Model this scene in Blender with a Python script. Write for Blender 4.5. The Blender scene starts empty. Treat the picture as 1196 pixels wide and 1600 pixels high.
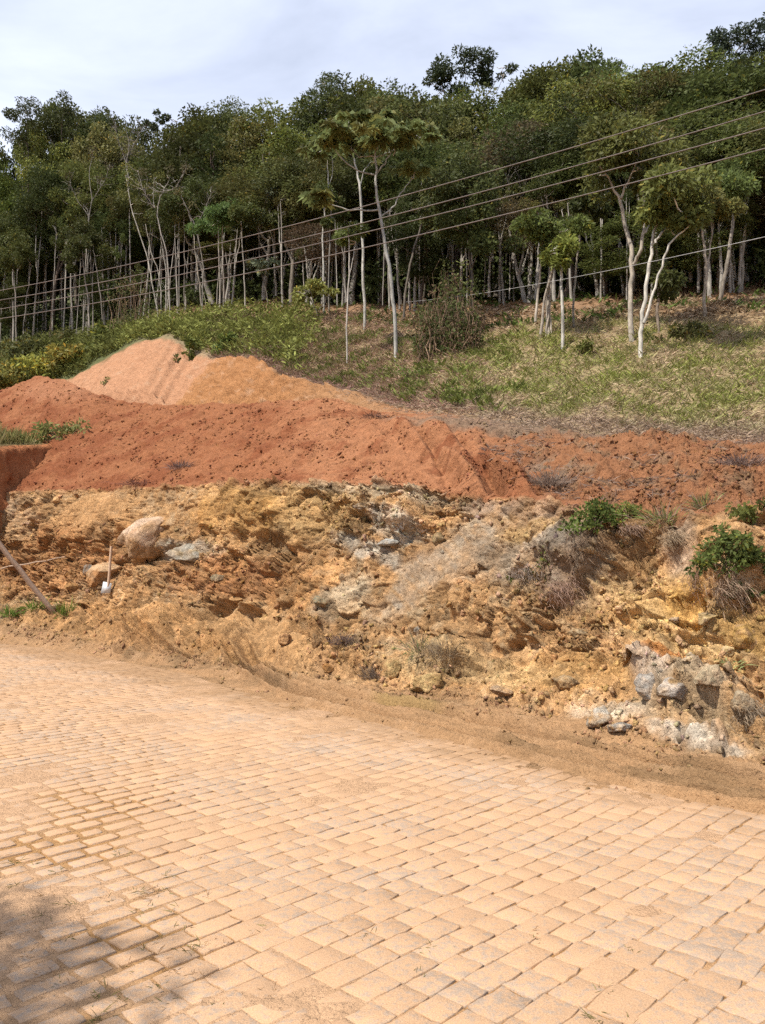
import bpy, math, random
import numpy as np
from mathutils import Vector

# ------------------------------------------------------------------ camera, sky, sun, exposure
sc = bpy.context.scene
CAMZ = 1.6
FPX = 1204.0                                  # focal length in pixels of the 1196 x 1600 frame
PITCH = math.atan2(105.0, FPX)
cam_d = bpy.data.cameras.new("camera")
cam = bpy.data.objects.new("camera", cam_d)
sc.collection.objects.link(cam)
cam.location = (0, 0, CAMZ)
cam.rotation_euler = (math.pi / 2 + PITCH, 0, 0)
cam_d.sensor_fit = 'VERTICAL'
cam_d.sensor_height = 24.0
cam_d.lens = FPX / 1600.0 * 24.0
cam_d.clip_start = 0.05
cam_d.clip_end = 2000
sc.camera = cam

SUN_EL = math.radians(56)
SUN_H = np.array([-0.80, -0.60]); SUN_H = SUN_H / np.linalg.norm(SUN_H)   # horizontal direction towards the sun
SUNV = np.array([SUN_H[0] * math.cos(SUN_EL), SUN_H[1] * math.cos(SUN_EL), math.sin(SUN_EL)])
world = bpy.data.worlds.new("World")
sc.world = world
world.use_nodes = True
wn = world.node_tree.nodes; wl = world.node_tree.links
wn.clear()
wo = wn.new("ShaderNodeOutputWorld"); wb = wn.new("ShaderNodeBackground")
sky = wn.new("ShaderNodeTexSky"); sky.sky_type = 'NISHITA'; sky.sun_disc = False
sky.sun_elevation = SUN_EL
sky.sun_rotation = math.atan2(SUN_H[0], SUN_H[1])
sky.air_density = 1.0; sky.dust_density = 1.2; sky.ozone_density = 1.2
tc = wn.new("ShaderNodeTexCoord")
mp = wn.new("ShaderNodeMapping"); mp.inputs["Scale"].default_value = (1.0, 1.6, 3.2)
mp.inputs["Rotation"].default_value = (0.2, 0.35, 0.3)
cn = wn.new("ShaderNodeTexNoise"); cn.inputs["Scale"].default_value = 1.7; cn.inputs["Detail"].default_value = 7
cn.inputs["Roughness"].default_value = 0.55; cn.inputs["Distortion"].default_value = 0.5
cr = wn.new("ShaderNodeMapRange"); cr.inputs[1].default_value = 0.30; cr.inputs[2].default_value = 0.66
cr.inputs[3].default_value = 0.5; cr.inputs[4].default_value = 0.97
sm = wn.new("ShaderNodeMix"); sm.data_type = 'RGBA'; sm.blend_type = 'MULTIPLY'
sm.inputs[0].default_value = 1.0; sm.inputs[7].default_value = (0.10, 0.10, 0.10, 1)
cm = wn.new("ShaderNodeMix"); cm.data_type = 'RGBA'; cm.inputs[7].default_value = (0.93, 1.01, 1.22, 1)
wl.new(tc.outputs["Generated"], mp.inputs[0]); wl.new(mp.outputs[0], cn.inputs["Vector"])
wl.new(cn.outputs["Fac"], cr.inputs[0]); wl.new(cr.outputs[0], cm.inputs[0])
wl.new(sky.outputs[0], sm.inputs[6]); wl.new(sm.outputs[2], cm.inputs[6])
wl.new(cm.outputs[2], wb.inputs[0]); wb.inputs[1].default_value = 0.77
wl.new(wb.outputs[0], wo.inputs[0])
sun_d = bpy.data.lights.new("sun", 'SUN'); sun_d.energy = 5.0; sun_d.angle = math.radians(0.53)
sun_d.color = (1.0, 0.94, 0.84)
sun = bpy.data.objects.new("sun", sun_d); sc.collection.objects.link(sun)
sun.rotation_euler = Vector(SUNV).to_track_quat('Z', 'Y').to_euler()
vs = sc.view_settings
sc.display_settings.display_device = 'sRGB'
vs.view_transform = 'Standard'; vs.look = 'None'; vs.exposure = 0.5; vs.gamma = 1.0; vs.use_curve_mapping = False
sc.render.engine = 'CYCLES'
sc.cycles.max_bounces = 4; sc.cycles.diffuse_bounces = 2; sc.cycles.transmission_bounces = 3
sc.cycles.use_denoising = False
sc.cycles.use_adaptive_sampling = True; sc.cycles.adaptive_threshold = 0.03

# ------------------------------------------------------------------ noise (numpy)
rng = np.random.default_rng(7)
random.seed(7)

def h3(ix, iy, iz, seed):
    h = (ix.astype(np.uint32) * np.uint32(374761393)) ^ (iy.astype(np.uint32) * np.uint32(668265263)) ^ \
        (iz.astype(np.uint32) * np.uint32(2147483647 & 0x9E3779B1)) ^ np.uint32((seed * 2654435761) & 0xFFFFFFFF)
    h = (h ^ (h >> np.uint32(15))) * np.uint32(2246822519)
    h = (h ^ (h >> np.uint32(13))) * np.uint32(3266489917)
    h = h ^ (h >> np.uint32(16))
    return h.astype(np.float64) / 4294967295.0

def gnoise(p, seed=0):
    """gradient noise, about -0.7..0.7; p is (..., 3)"""
    f = np.floor(p); i = f.astype(np.int64); r = p - f
    u = r * r * r * (r * (r * 6 - 15) + 10)
    out = np.zeros(p.shape[:-1])
    for dx in (0, 1):
        for dy in (0, 1):
            for dz in (0, 1):
                a, b, c = i[..., 0] + dx, i[..., 1] + dy, i[..., 2] + dz
                gx = h3(a, b, c, seed) * 2 - 1; gy = h3(a, b, c, seed + 101) * 2 - 1; gz = h3(a, b, c, seed + 202) * 2 - 1
                d = gx * (r[..., 0] - dx) + gy * (r[..., 1] - dy) + gz * (r[..., 2] - dz)
                wx = u[..., 0] if dx else 1 - u[..., 0]
                wy = u[..., 1] if dy else 1 - u[..., 1]
                wz = u[..., 2] if dz else 1 - u[..., 2]
                out += d * wx * wy * wz
    return out * 1.3

def fbm(p, scale, octaves=4, seed=0, gain=0.5):
    s = 0; a = 1.0; t = 0
    for o in range(octaves):
        s = s + a * gnoise(p * scale, seed + o * 17); t += a
        scale *= 2.03; a *= gain
    return s / t * 1.4

def facets(p, size, seed=0, tilt=1.1, soft=0.10):
    """cells each with a plane of its own tilt: returns (relief -1..1, F2-F1, random per cell)"""
    q = p / size
    f = np.floor(q).astype(np.int64)
    best = np.full(p.shape[:-1], 9e9); sec = np.full(p.shape[:-1], 9e9)
    rel = np.zeros(p.shape[:-1]); rid = np.zeros(p.shape[:-1])
    for dx in (-1, 0, 1):
        for dy in (-1, 0, 1):
            for dz in (-1, 0, 1):
                a, b, c = f[..., 0] + dx, f[..., 1] + dy, f[..., 2] + dz
                r1 = h3(a, b, c, seed); r2 = h3(a, b, c, seed + 5); r3 = h3(a, b, c, seed + 9)
                vx = q[..., 0] - (a + r1); vy = q[..., 1] - (b + r2); vz = q[..., 2] - (c + r3)
                d = np.sqrt(vx * vx + vy * vy + vz * vz)
                m = d < best
                sec = np.where(m, best, np.minimum(sec, d))
                best = np.where(m, d, best)
                g1 = r2 * 2 - 1; g2 = r3 * 2 - 1; g3 = r1 * 2 - 1
                rel = np.where(m, (g1 * vx + g2 * vy + g3 * vz) * tilt + (r1 + r2 + r3 - 1.5) * 0.5, rel)
                rid = np.where(m, (r1 * 7.3 + r2 * 3.1) % 1.0, rid)
    e = sec - best
    return rel * sstep(0.0, soft, e) - 0.35 * (1 - sstep(0.0, soft * 0.8, e)), e, rid

def sstep(a, b, x):
    t = np.clip((x - a) / (b - a), 0, 1)
    return t * t * (3 - 2 * t)

def hermite(xs, ys, x):
    xs = np.asarray(xs, float); ys = np.asarray(ys, float)
    d = np.diff(ys) / np.diff(xs)
    m = np.zeros_like(ys)
    m[0] = d[0]; m[-1] = d[-1]
    for i in range(1, len(ys) - 1):
        m[i] = 0 if d[i - 1] * d[i] <= 0 else 2 * d[i - 1] * d[i] / (d[i - 1] + d[i])
    x = np.clip(x, xs[0], xs[-1])
    k = np.clip(np.searchsorted(xs, x) - 1, 0, len(xs) - 2)
    h = xs[k + 1] - xs[k]; t = (x - xs[k]) / h
    return ((2 * t**3 - 3 * t**2 + 1) * ys[k] + (t**3 - 2 * t**2 + t) * h * m[k] +
            (-2 * t**3 + 3 * t**2) * ys[k + 1] + (t**3 - t**2) * h * m[k + 1])

# ------------------------------------------------------------------ survey: from the photograph's sight lines to the ground
CP, SP = math.cos(PITCH), math.sin(PITCH)
def at(x, y, D):
    """point on the sight line (x, y) at ground distance D"""
    x = np.asarray(x, float); y = np.asarray(y, float); D = np.asarray(D, float)
    rx = (x - 598) / FPX; ry = (800 - y) / FPX
    dy = CP - ry * SP; dz = SP + ry * CP
    return np.stack(np.broadcast_arrays(rx / dy * D, D, dz / dy * D + CAMZ), -1)
def atz(x, y, z):
    rx = (x - 598) / FPX; ry = (800 - y) / FPX
    dy = CP - ry * SP; dz = SP + ry * CP
    D = (z - CAMZ) * dy / dz
    return at(x, y, D)
def proj(P):
    X = P[..., 0]; Y = P[..., 1]; Z = P[..., 2] - CAMZ
    f = Y * CP + Z * SP; u = -Y * SP + Z * CP
    return 598 + FPX * X / f, 800 - FPX * u / f

# ------------------------------------------------------------------ mesh and object helpers
COL = sc.collection
def arr_mesh(name, verts, faces, cols=None, smooth=False):
    """faces: list of int arrays (n,3) or (n,4)"""
    me = bpy.data.meshes.new(name)
    verts = np.ascontiguousarray(verts, dtype=np.float32)
    if not isinstance(faces, list): faces = [faces]
    faces = [np.asarray(f, dtype=np.int32) for f in faces if len(f)]
    tot = np.concatenate([np.full(len(f), f.shape[1], np.int32) for f in faces])
    idx = np.concatenate([f.ravel() for f in faces])
    st = np.concatenate([[0], np.cumsum(tot)[:-1]]).astype(np.int32)
    me.vertices.add(len(verts)); me.vertices.foreach_set("co", verts.ravel())
    me.loops.add(len(idx)); me.loops.foreach_set("vertex_index", idx)
    me.polygons.add(len(tot)); me.polygons.foreach_set("loop_start", st); me.polygons.foreach_set("loop_total", tot)
    if smooth: me.polygons.foreach_set("use_smooth", np.ones(len(tot), bool))
    if cols is not None:
        c = np.ones((len(verts), 4), np.float32); c[:, :3] = cols
        ca = me.color_attributes.new("Col", 'FLOAT_COLOR', 'POINT')
        ca.data.foreach_set("color", c.ravel())
    me.update(calc_edges=True)
    return me
def obj(name, me, mat=None, parent=None, label=None, cat=None, group=None, kind=None, loc=None):
    o = bpy.data.objects.new(name, me); COL.objects.link(o)
    if mat is not None and me is not None and not me.materials: me.materials.append(mat)
    if parent is not None: o.parent = parent
    if loc is not None: o.location = loc
    if label: o["label"] = label
    if cat: o["category"] = cat
    if group: o["group"] = group
    if kind: o["kind"] = kind
    return o
def grid_faces(nr, nc, off=0):
    r = np.arange(nr - 1)[:, None]; c = np.arange(nc - 1)[None, :]
    a = (r * nc + c + off).ravel()
    return np.stack([a, a + 1, a + nc + 1, a + nc], 1)

# ------------------------------------------------------------------ materials
def nodes_mat(name):
    m = bpy.data.materials.new(name); m.use_nodes = True
    n = m.node_tree.nodes; n.clear()
    return m, n, m.node_tree.links
def ground_mat(name, fine=40.0, bump=0.5, dist=0.02, contrast=0.35, rough=0.95, mid=9.0, crumb=0.0, cs=16.0, cd=0.03):
    """earth: the surface's own colour (attribute) broken up by grain at two sizes, with relief"""
    m, n, l = nodes_mat(name)
    out = n.new("ShaderNodeOutputMaterial"); b = n.new("ShaderNodeBsdfPrincipled")
    b.inputs["Roughness"].default_value = rough; b.inputs["Specular IOR Level"].default_value = 0.12
    at_ = n.new("ShaderNodeAttribute"); at_.attribute_name = "Col"
    g = n.new("ShaderNodeNewGeometry")
    n1 = n.new("ShaderNodeTexNoise"); n1.inputs["Scale"].default_value = fine; n1.inputs["Detail"].default_value = 5; n1.inputs["Roughness"].default_value = 0.7
    n2 = n.new("ShaderNodeTexNoise"); n2.inputs["Scale"].default_value = mid; n2.inputs["Detail"].default_value = 6; n2.inputs["Roughness"].default_value = 0.65
    l.new(g.outputs["Position"], n1.inputs["Vector"]); l.new(g.outputs["Position"], n2.inputs["Vector"])
    ad = n.new("ShaderNodeMath"); ad.operation = 'ADD'; l.new(n1.outputs[0], ad.inputs[0]); l.new(n2.outputs[0], ad.inputs[1])
    mr = n.new("ShaderNodeMapRange"); mr.inputs[1].default_value = 0.55; mr.inputs[2].default_value = 1.45
    mr.inputs[3].default_value = 1 - contrast; mr.inputs[4].default_value = 1 + contrast
    l.new(ad.outputs[0], mr.inputs[0])
    mx = n.new("ShaderNodeVectorMath"); mx.operation = 'SCALE'
    l.new(at_.outputs["Color"], mx.inputs[0]); l.new(mr.outputs[0], mx.inputs["Scale"])
    last = mx
    bp = n.new("ShaderNodeBump"); bp.inputs["Strength"].default_value = bump; bp.inputs["Distance"].default_value = dist
    l.new(ad.outputs[0], bp.inputs["Height"])
    if crumb:      # crumbs and chips: angular cells at two sizes, each with its own tone and height
        wv = n.new("ShaderNodeVectorMath"); wv.operation = 'MULTIPLY_ADD'; wv.inputs[1].default_value = (0.12, 0.12, 0.12)
        l.new(n2.outputs["Color"], wv.inputs[0]); l.new(g.outputs["Position"], wv.inputs[2])
        for sc_, k, dd in ((cs, 1.0, cd), (cs * 2.7, 0.8, cd * 0.45)):
            vo = n.new("ShaderNodeTexVoronoi"); vo.inputs["Scale"].default_value = sc_; l.new(wv.outputs[0], vo.inputs["Vector"])
            se = n.new("ShaderNodeSeparateColor"); l.new(vo.outputs["Color"], se.inputs[0])
            vr = n.new("ShaderNodeMapRange"); vr.inputs[3].default_value = 1 - crumb * k; vr.inputs[4].default_value = 1 + crumb * k; l.new(se.outputs[0], vr.inputs[0])
            m2 = n.new("ShaderNodeVectorMath"); m2.operation = 'SCALE'; l.new(last.outputs[0], m2.inputs[0]); l.new(vr.outputs[0], m2.inputs["Scale"]); last = m2
            hh = n.new("ShaderNodeMath"); hh.operation = 'SUBTRACT'; l.new(se.outputs[1], hh.inputs[0]); l.new(vo.outputs["Distance"], hh.inputs[1])
            b2 = n.new("ShaderNodeBump"); b2.inputs["Strength"].default_value = 0.8; b2.inputs["Distance"].default_value = dd
            l.new(hh.outputs[0], b2.inputs["Height"]); l.new(bp.outputs[0], b2.inputs["Normal"]); bp = b2
    l.new(last.outputs[0], b.inputs["Base Color"])
    l.new(bp.outputs[0], b.inputs["Normal"])
    l.new(b.outputs[0], out.inputs[0])
    return m
def leaf_mat(name, trans=0.3, var=0.35, rough=0.5):
    m, n, l = nodes_mat(name)
    out = n.new("ShaderNodeOutputMaterial"); b = n.new("ShaderNodeBsdfPrincipled")
    b.inputs["Roughness"].default_value = rough; b.inputs["Specular IOR Level"].default_value = 0.08
    a = n.new("ShaderNodeAttribute"); a.attribute_name = "Col"
    oi = n.new("ShaderNodeObjectInfo")
    mr = n.new("ShaderNodeMapRange"); mr.inputs[3].default_value = 1 - var; mr.inputs[4].default_value = 1 + var
    l.new(oi.outputs["Random"], mr.inputs[0])
    mh = n.new("ShaderNodeMath"); mh.operation = 'MULTIPLY_ADD'; mh.inputs[1].default_value = 7.13; mh.inputs[2].default_value = 0.2
    l.new(oi.outputs["Random"], mh.inputs[0])
    fr = n.new("ShaderNodeMath"); fr.operation = 'FRACT'; l.new(mh.outputs[0], fr.inputs[0])
    hr = n.new("ShaderNodeMapRange"); hr.inputs[3].default_value = 0.465; hr.inputs[4].default_value = 0.505
    l.new(fr.outputs[0], hr.inputs[0])
    hs = n.new("ShaderNodeHueSaturation")
    l.new(a.outputs["Color"], hs.inputs["Color"]); l.new(mr.outputs[0], hs.inputs["Value"]); l.new(hr.outputs[0], hs.inputs["Hue"])
    t = n.new("ShaderNodeBsdfTranslucent"); mx = n.new("ShaderNodeMixShader"); mx.inputs[0].default_value = trans
    l.new(hs.outputs[0], b.inputs["Base Color"]); l.new(hs.outputs[0], t.inputs["Color"])
    l.new(b.outputs[0], mx.inputs[1]); l.new(t.outputs[0], mx.inputs[2]); l.new(mx.outputs[0], out.inputs[0])
    return m
def bark_mat(name):
    m, n, l = nodes_mat(name)
    out = n.new("ShaderNodeOutputMaterial"); b = n.new("ShaderNodeBsdfPrincipled"); b.inputs["Roughness"].default_value = 0.85
    b.inputs["Specular IOR Level"].default_value = 0.15
    a = n.new("ShaderNodeAttribute"); a.attribute_name = "Col"
    g = n.new("ShaderNodeNewGeometry")
    mpn = n.new("ShaderNodeMapping"); mpn.inputs["Scale"].default_value = (9, 9, 3.2)
    l.new(g.outputs["Position"], mpn.inputs[0])
    no = n.new("ShaderNodeTexNoise"); no.inputs["Scale"].default_value = 1.0; no.inputs["Detail"].default_value = 6; no.inputs["Roughness"].default_value = 0.7
    l.new(mpn.outputs[0], no.inputs["Vector"])
    mr = n.new("ShaderNodeMapRange"); mr.inputs[1].default_value = 0.3; mr.inputs[2].default_value = 0.7; mr.inputs[3].default_value = 0.35; mr.inputs[4].default_value = 1.25
    l.new(no.outputs[0], mr.inputs[0])
    mx = n.new("ShaderNodeVectorMath"); mx.operation = 'SCALE'
    l.new(a.outputs["Color"], mx.inputs[0]); l.new(mr.outputs[0], mx.inputs["Scale"]); l.new(mx.outputs[0], b.inputs["Base Color"])
    bp = n.new("ShaderNodeBump"); bp.inputs["Strength"].default_value = 0.5; bp.inputs["Distance"].default_value = 0.03
    l.new(no.outputs[0], bp.inputs["Height"]); l.new(bp.outputs[0], b.inputs["Normal"])
    l.new(b.outputs[0], out.inputs[0])
    return m
def stone_mat(name):
    """granite setts under a film of orange dust: grey shows through in worn specks"""
    m, n, l = nodes_mat(name)
    out = n.new("ShaderNodeOutputMaterial"); b = n.new("ShaderNodeBsdfPrincipled"); b.inputs["Roughness"].default_value = 0.9
    b.inputs["Specular IOR Level"].default_value = 0.15
    g = n.new("ShaderNodeNewGeometry"); a = n.new("ShaderNodeAttribute"); a.attribute_name = "Col"
    n1 = n.new("ShaderNodeTexNoise"); n1.inputs["Scale"].default_value = 26; n1.inputs["Detail"].default_value = 6; n1.inputs["Roughness"].default_value = 0.72
    n2 = n.new("ShaderNodeTexNoise"); n2.inputs["Scale"].default_value = 0.9; n2.inputs["Detail"].default_value = 4; n2.inputs["Roughness"].default_value = 0.6
    n3 = n.new("ShaderNodeTexNoise"); n3.inputs["Scale"].default_value = 160; n3.inputs["Detail"].default_value = 3
    for x in (n1, n2, n3): l.new(g.outputs["Position"], x.inputs["Vector"])
    # how bare the stone is
    s = n.new("ShaderNodeMath"); s.operation = 'MULTIPLY_ADD'; s.inputs[1].default_value = 0.55
    l.new(n2.outputs[0], s.inputs[0]); l.new(n1.outputs[0], s.inputs[2])
    s2 = n.new("ShaderNodeMath"); s2.operation = 'ADD'; l.new(s.outputs[0], s2.inputs[0])
    s2.inputs[1].default_value = 0.0
    sepc = n.new("ShaderNodeSeparateColor"); l.new(a.outputs["Color"], sepc.inputs[0])
    s3 = n.new("ShaderNodeMath"); s3.operation = 'MULTIPLY_ADD'; s3.inputs[1].default_value = 0.06
    l.new(sepc.outputs[0], s3.inputs[0]); l.new(s2.outputs[0], s3.inputs[2])
    mr = n.new("ShaderNodeMapRange"); mr.inputs[1].default_value = 0.79; mr.inputs[2].default_value = 0.93; mr.inputs[3].default_value = 0.0; mr.inputs[4].default_value = 0.66
    l.new(s3.outputs[0], mr.inputs[0])
    dust = n.new("ShaderNodeMix"); dust.data_type = 'RGBA'
    dust.inputs[6].default_value = (0.40, 0.242, 0.138, 1); dust.inputs[7].default_value = (0.46, 0.297, 0.175, 1)
    l.new(n2.outputs[0], dust.inputs[0])
    mx = n.new("ShaderNodeMix"); mx.data_type = 'RGBA'; mx.inputs[7].default_value = (0.27, 0.225, 0.185, 1)
    l.new(mr.outputs[0], mx.inputs[0]); l.new(dust.outputs[2], mx.inputs[6])
    # film of brown mud tracked on to the setts beside the verge
    vd = n.new("ShaderNodeVectorMath"); vd.operation = 'DOT_PRODUCT'; vd.inputs[1].default_value = (0.749, 0.665, 0); l.new(g.outputs["Position"], vd.inputs[0])
    n4 = n.new("ShaderNodeTexNoise"); n4.inputs["Scale"].default_value = 1.6; n4.inputs["Detail"].default_value = 6; n4.inputs["Roughness"].default_value = 0.7; l.new(g.outputs["Position"], n4.inputs["Vector"])
    na = n.new("ShaderNodeMath"); na.operation = 'MULTIPLY_ADD'; na.inputs[1].default_value = 2.6; l.new(n4.outputs[0], na.inputs[0]); l.new(vd.outputs["Value"], na.inputs[2])
    nm = n.new("ShaderNodeMapRange"); nm.inputs[1].default_value = 6.25; nm.inputs[2].default_value = 7.0; nm.inputs[3].default_value = 0.0; nm.inputs[4].default_value = 0.8; l.new(na.outputs[0], nm.inputs[0])
    mm = n.new("ShaderNodeMix"); mm.data_type = 'RGBA'; mm.inputs[7].default_value = (0.275, 0.165, 0.085, 1)
    l.new(nm.outputs[0], mm.inputs[0]); l.new(mx.outputs[2], mm.inputs[6]); mx = mm
    v = n.new("ShaderNodeMapRange"); v.inputs[1].default_value = 0.3; v.inputs[2].default_value = 0.7; v.inputs[3].default_value = 0.76; v.inputs[4].default_value = 1.14
    l.new(n3.outputs[0], v.inputs[0])
    tint = n.new("ShaderNodeMapRange"); tint.inputs[3].default_value = 0.93; tint.inputs[4].default_value = 1.07; l.new(sepc.outputs[1], tint.inputs[0])
    vm = n.new("ShaderNodeMath"); vm.operation = 'MULTIPLY'; l.new(v.outputs[0], vm.inputs[0]); l.new(tint.outputs[0], vm.inputs[1])
    sc_ = n.new("ShaderNodeVectorMath"); sc_.operation = 'SCALE'; l.new(mx.outputs[2], sc_.inputs[0]); l.new(vm.outputs[0], sc_.inputs["Scale"])
    l.new(sc_.outputs[0], b.inputs["Base Color"])
    bp = n.new("ShaderNodeBump"); bp.inputs["Strength"].default_value = 0.6; bp.inputs["Distance"].default_value = 0.010
    l.new(n1.outputs[0], bp.inputs["Height"]); l.new(bp.outputs[0], b.inputs["Normal"]); l.new(b.outputs[0], out.inputs[0])
    return m
def plain_mat(name, col, rough=0.7, scale=20, con=0.3, metal=0.0):
    m, n, l = nodes_mat(name)
    out = n.new("ShaderNodeOutputMaterial"); b = n.new("ShaderNodeBsdfPrincipled")
    b.inputs["Roughness"].default_value = rough; b.inputs["Metallic"].default_value = metal
    g = n.new("ShaderNodeNewGeometry"); no = n.new("ShaderNodeTexNoise"); no.inputs["Scale"].default_value = scale; no.inputs["Detail"].default_value = 5
    l.new(g.outputs["Position"], no.inputs["Vector"])
    mr = n.new("ShaderNodeMapRange"); mr.inputs[1].default_value = 0.3; mr.inputs[2].default_value = 0.7; mr.inputs[3].default_value = 1 - con; mr.inputs[4].default_value = 1 + con
    l.new(no.outputs[0], mr.inputs[0])
    v = n.new("ShaderNodeVectorMath"); v.operation = 'SCALE'; v.inputs[0].default_value = col; l.new(mr.outputs[0], v.inputs["Scale"])
    l.new(v.outputs[0], b.inputs["Base Color"]); l.new(b.outputs[0], out.inputs[0])
    return m

M_BANK = ground_mat("bank_earth", fine=55, mid=11, bump=0.6, dist=0.018, contrast=0.34, crumb=0.20, cs=13.0, cd=0.022)
M_SOIL = ground_mat("red_soil", fine=26, mid=5, bump=0.7, dist=0.04, contrast=0.30, crumb=0.08, cs=9.0, cd=0.018)
M_MUD = ground_mat("mud", fine=45, mid=6, bump=0.6, dist=0.02, contrast=0.28, rough=0.9, crumb=0.06, cs=22.0, cd=0.012)
M_HILL = ground_mat("hill_soil", fine=16, mid=2.5, bump=0.7, dist=0.05, contrast=0.45)
M_ROCK = ground_mat("rock", fine=70, mid=12, bump=0.6, dist=0.015, contrast=0.30)
M_STONE = stone_mat("dusty_sett")
M_LEAF = leaf_mat("leaf", trans=0.35, var=0.4)
M_HERB = leaf_mat("herb_leaf", trans=0.35, var=0.2)
M_GRASS = leaf_mat("grass_blade", trans=0.25, var=0.0, rough=0.8)
M_BARK = bark_mat("bark")
M_WOOD = plain_mat("weathered_wood", (0.30, 0.21, 0.15), 0.85, 30, 0.35)
M_STEEL = plain_mat("worn_steel", (0.55, 0.56, 0.56), 0.4, 60, 0.25, 0.3)
M_CABLE = plain_mat("dusty_cable", (0.125, 0.10, 0.088), 0.7, 5, 0.2)
M_CABLE2 = plain_mat("grey_cable", (0.30, 0.29, 0.28), 0.6, 5, 0.2)

# ------------------------------------------------------------------ the terrain sheet
XC = [-170, 0, 150, 300, 450, 600, 750, 900, 1050, 1196, 1370]
def fl(vals): return lambda x: hermite(XC, vals, x)
NC = 600
cx = np.linspace(-170, 1370, NC)
A_y = fl([1002, 1008, 1030, 1052, 1098, 1140, 1187, 1236, 1254, 1278, 1306])(cx)
B_y = fl([968, 976, 1004, 1032, 1060, 1072, 1096, 1130, 1166, 1192, 1222])(cx)
A_y = A_y + 26 * sstep(100, 500, cx)
PA = atz(cx, A_y, hermite([-170, 0, 150, 300, 1370], [-.02, -.02, -.02, -.02, -.02], cx)); PB = atz(cx, B_y, hermite([-170, 0, 150, 300, 1370], [.5, .4, .22, .14, .14], cx))
E_y = hermite([-170, 0, 60, 150, 300, 450, 600, 700, 780, 850, 900, 1050, 1196, 1370], [772, 770, 766, 763, 758, 752, 753, 764, 774, 779, 792, 806, 798, 800], cx)
E_D = fl([27, 25, 21.8, 18.4, 15.7, 13.5, 11.8, 10.4, 9.3, 8.4, 7.7])(cx)
PE = at(cx, E_y, E_D)
C_y = fl([925, 935, 950, 952, 968, 990, 1008, 1030, 1066, 1086, 1110])(cx)
C_f = fl([.5, .5, .52, .55, .5, .46, .45, .45, .45, .45, .45])(cx)
PC = at(cx, C_y, PB[:, 1] + C_f * (E_D - PB[:, 1]))
D_y = fl([850, 860, 865, 860, 865, 872, 880, 905, 925, 935, 950])(cx)
D_f = fl([.75, .75, .78, .8, .78, .74, .72, .72, .74, .74, .74])(cx)
PD = at(cx, D_y, PB[:, 1] + D_f * (E_D - PB[:, 1]))
PF = at(cx, E_y - 5, E_D + 0.5)
H_y = hermite([-170, -60, 0, 40, 70, 110, 150, 185, 230, 280, 340, 400, 450, 500, 550, 600, 650, 700, 750, 830, 900, 1050, 1196, 1370],
              [640, 622, 610, 596, 589, 598, 613, 625, 630, 632, 634, 632, 627, 622, 632, 642, 648, 655, 664, 674, 682, 690, 696, 705], cx)
H_D = fl([40, 36, 31, 26, 22.5, 19.5, 17, 15, 13.8, 12.8, 12])(cx)
PH = at(cx, H_y, H_D)
G_y = fl([695, 685, 690, 700, 690, 692, 715, 733, 742, 742, 745])(cx)
PG = at(cx, G_y, E_D + 0.42 * (H_D - E_D))
K_y = hermite([-170, 0, 100, 150, 200, 225, 265, 300, 345, 400, 440, 500, 560, 620, 680, 750, 830, 900, 1050, 1196, 1370],
              [660, 622, 594, 570, 542, 531, 529, 552, 560, 566, 588, 604, 614, 634, 644, 652, 664, 674, 682, 688, 697], cx)
K_D = hermite([-170, 0, 150, 200, 300, 450, 600, 700, 750, 900, 1050, 1196, 1370], [50, 46, 42, 40.5, 36, 28.5, 22.3, 18.8, 17.8, 15.6, 14.4, 13.4, 12.6], cx)
PK = at(cx, K_y, K_D)
wl_ = 1 - sstep(480, 660, cx)                       # 1 where a hollow lies behind the red heap
PI_ = PH + (PK - PH) * 0.35
PI_[:, 1] = H_D + (K_D - H_D) * 0.4
PI_[:, 2] -= wl_ * 1.5
PJ = PK.copy(); jd = np.minimum(4.0, (K_D - H_D) * 0.35)
PJ[:, 1] -= jd; PJ[:, 2] -= jd * (0.95 * wl_ + 0.4 * (1 - wl_))
L_y = fl([560, 545, 522, 492, 482, 492, 488, 474, 468, 458, 450])(cx)
L_D = fl([58, 53, 50, 44, 38.5, 34, 30.5, 28, 26.3, 25, 24])(cx)
PL = at(cx, L_y, L_D)
PM = at(cx, L_y - 45, L_D + 22)
PN = at(cx, L_y - 130, L_D + 75)

FEAT = [PA, PB, PC, PD, PE, PF, PG, PH, PI_, PJ, PK, PL, PM, PN]
ROWS = [64, 84, 90, 96, 8, 70, 90, 10, 14, 44, 110, 16, 8]
segs = []; tpar = []
for i, nr in enumerate(ROWS):
    P0, P1, P2, P3 = FEAT[max(i - 1, 0)], FEAT[i], FEAT[i + 1], FEAT[min(i + 2, len(FEAT) - 1)]
    for k in range(nr):
        t = k / nr
        lin = P1 * (1 - t) + P2 * t
        if i == 0: lin[:, 2] = P1[:, 2] + (P2[:, 2] - P1[:, 2]) * t**1.9
        if i in (5, 6, 9, 10, 11):
            cat = 0.5 * ((2 * P1) + (P2 - P0) * t + (2 * P0 - 5 * P1 + 4 * P2 - P3) * t * t + (3 * P1 - P0 - 3 * P2 + P3) * t**3)
            lin = lin * 0.5 + cat * 0.5
        segs.append(lin); tpar.append(i + t)
segs.append(FEAT[-1]); tpar.append(len(ROWS))
T = np.array(segs); TP = np.array(tpar)                          # (rows, cols, 3)
NR = len(TP)
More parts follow.
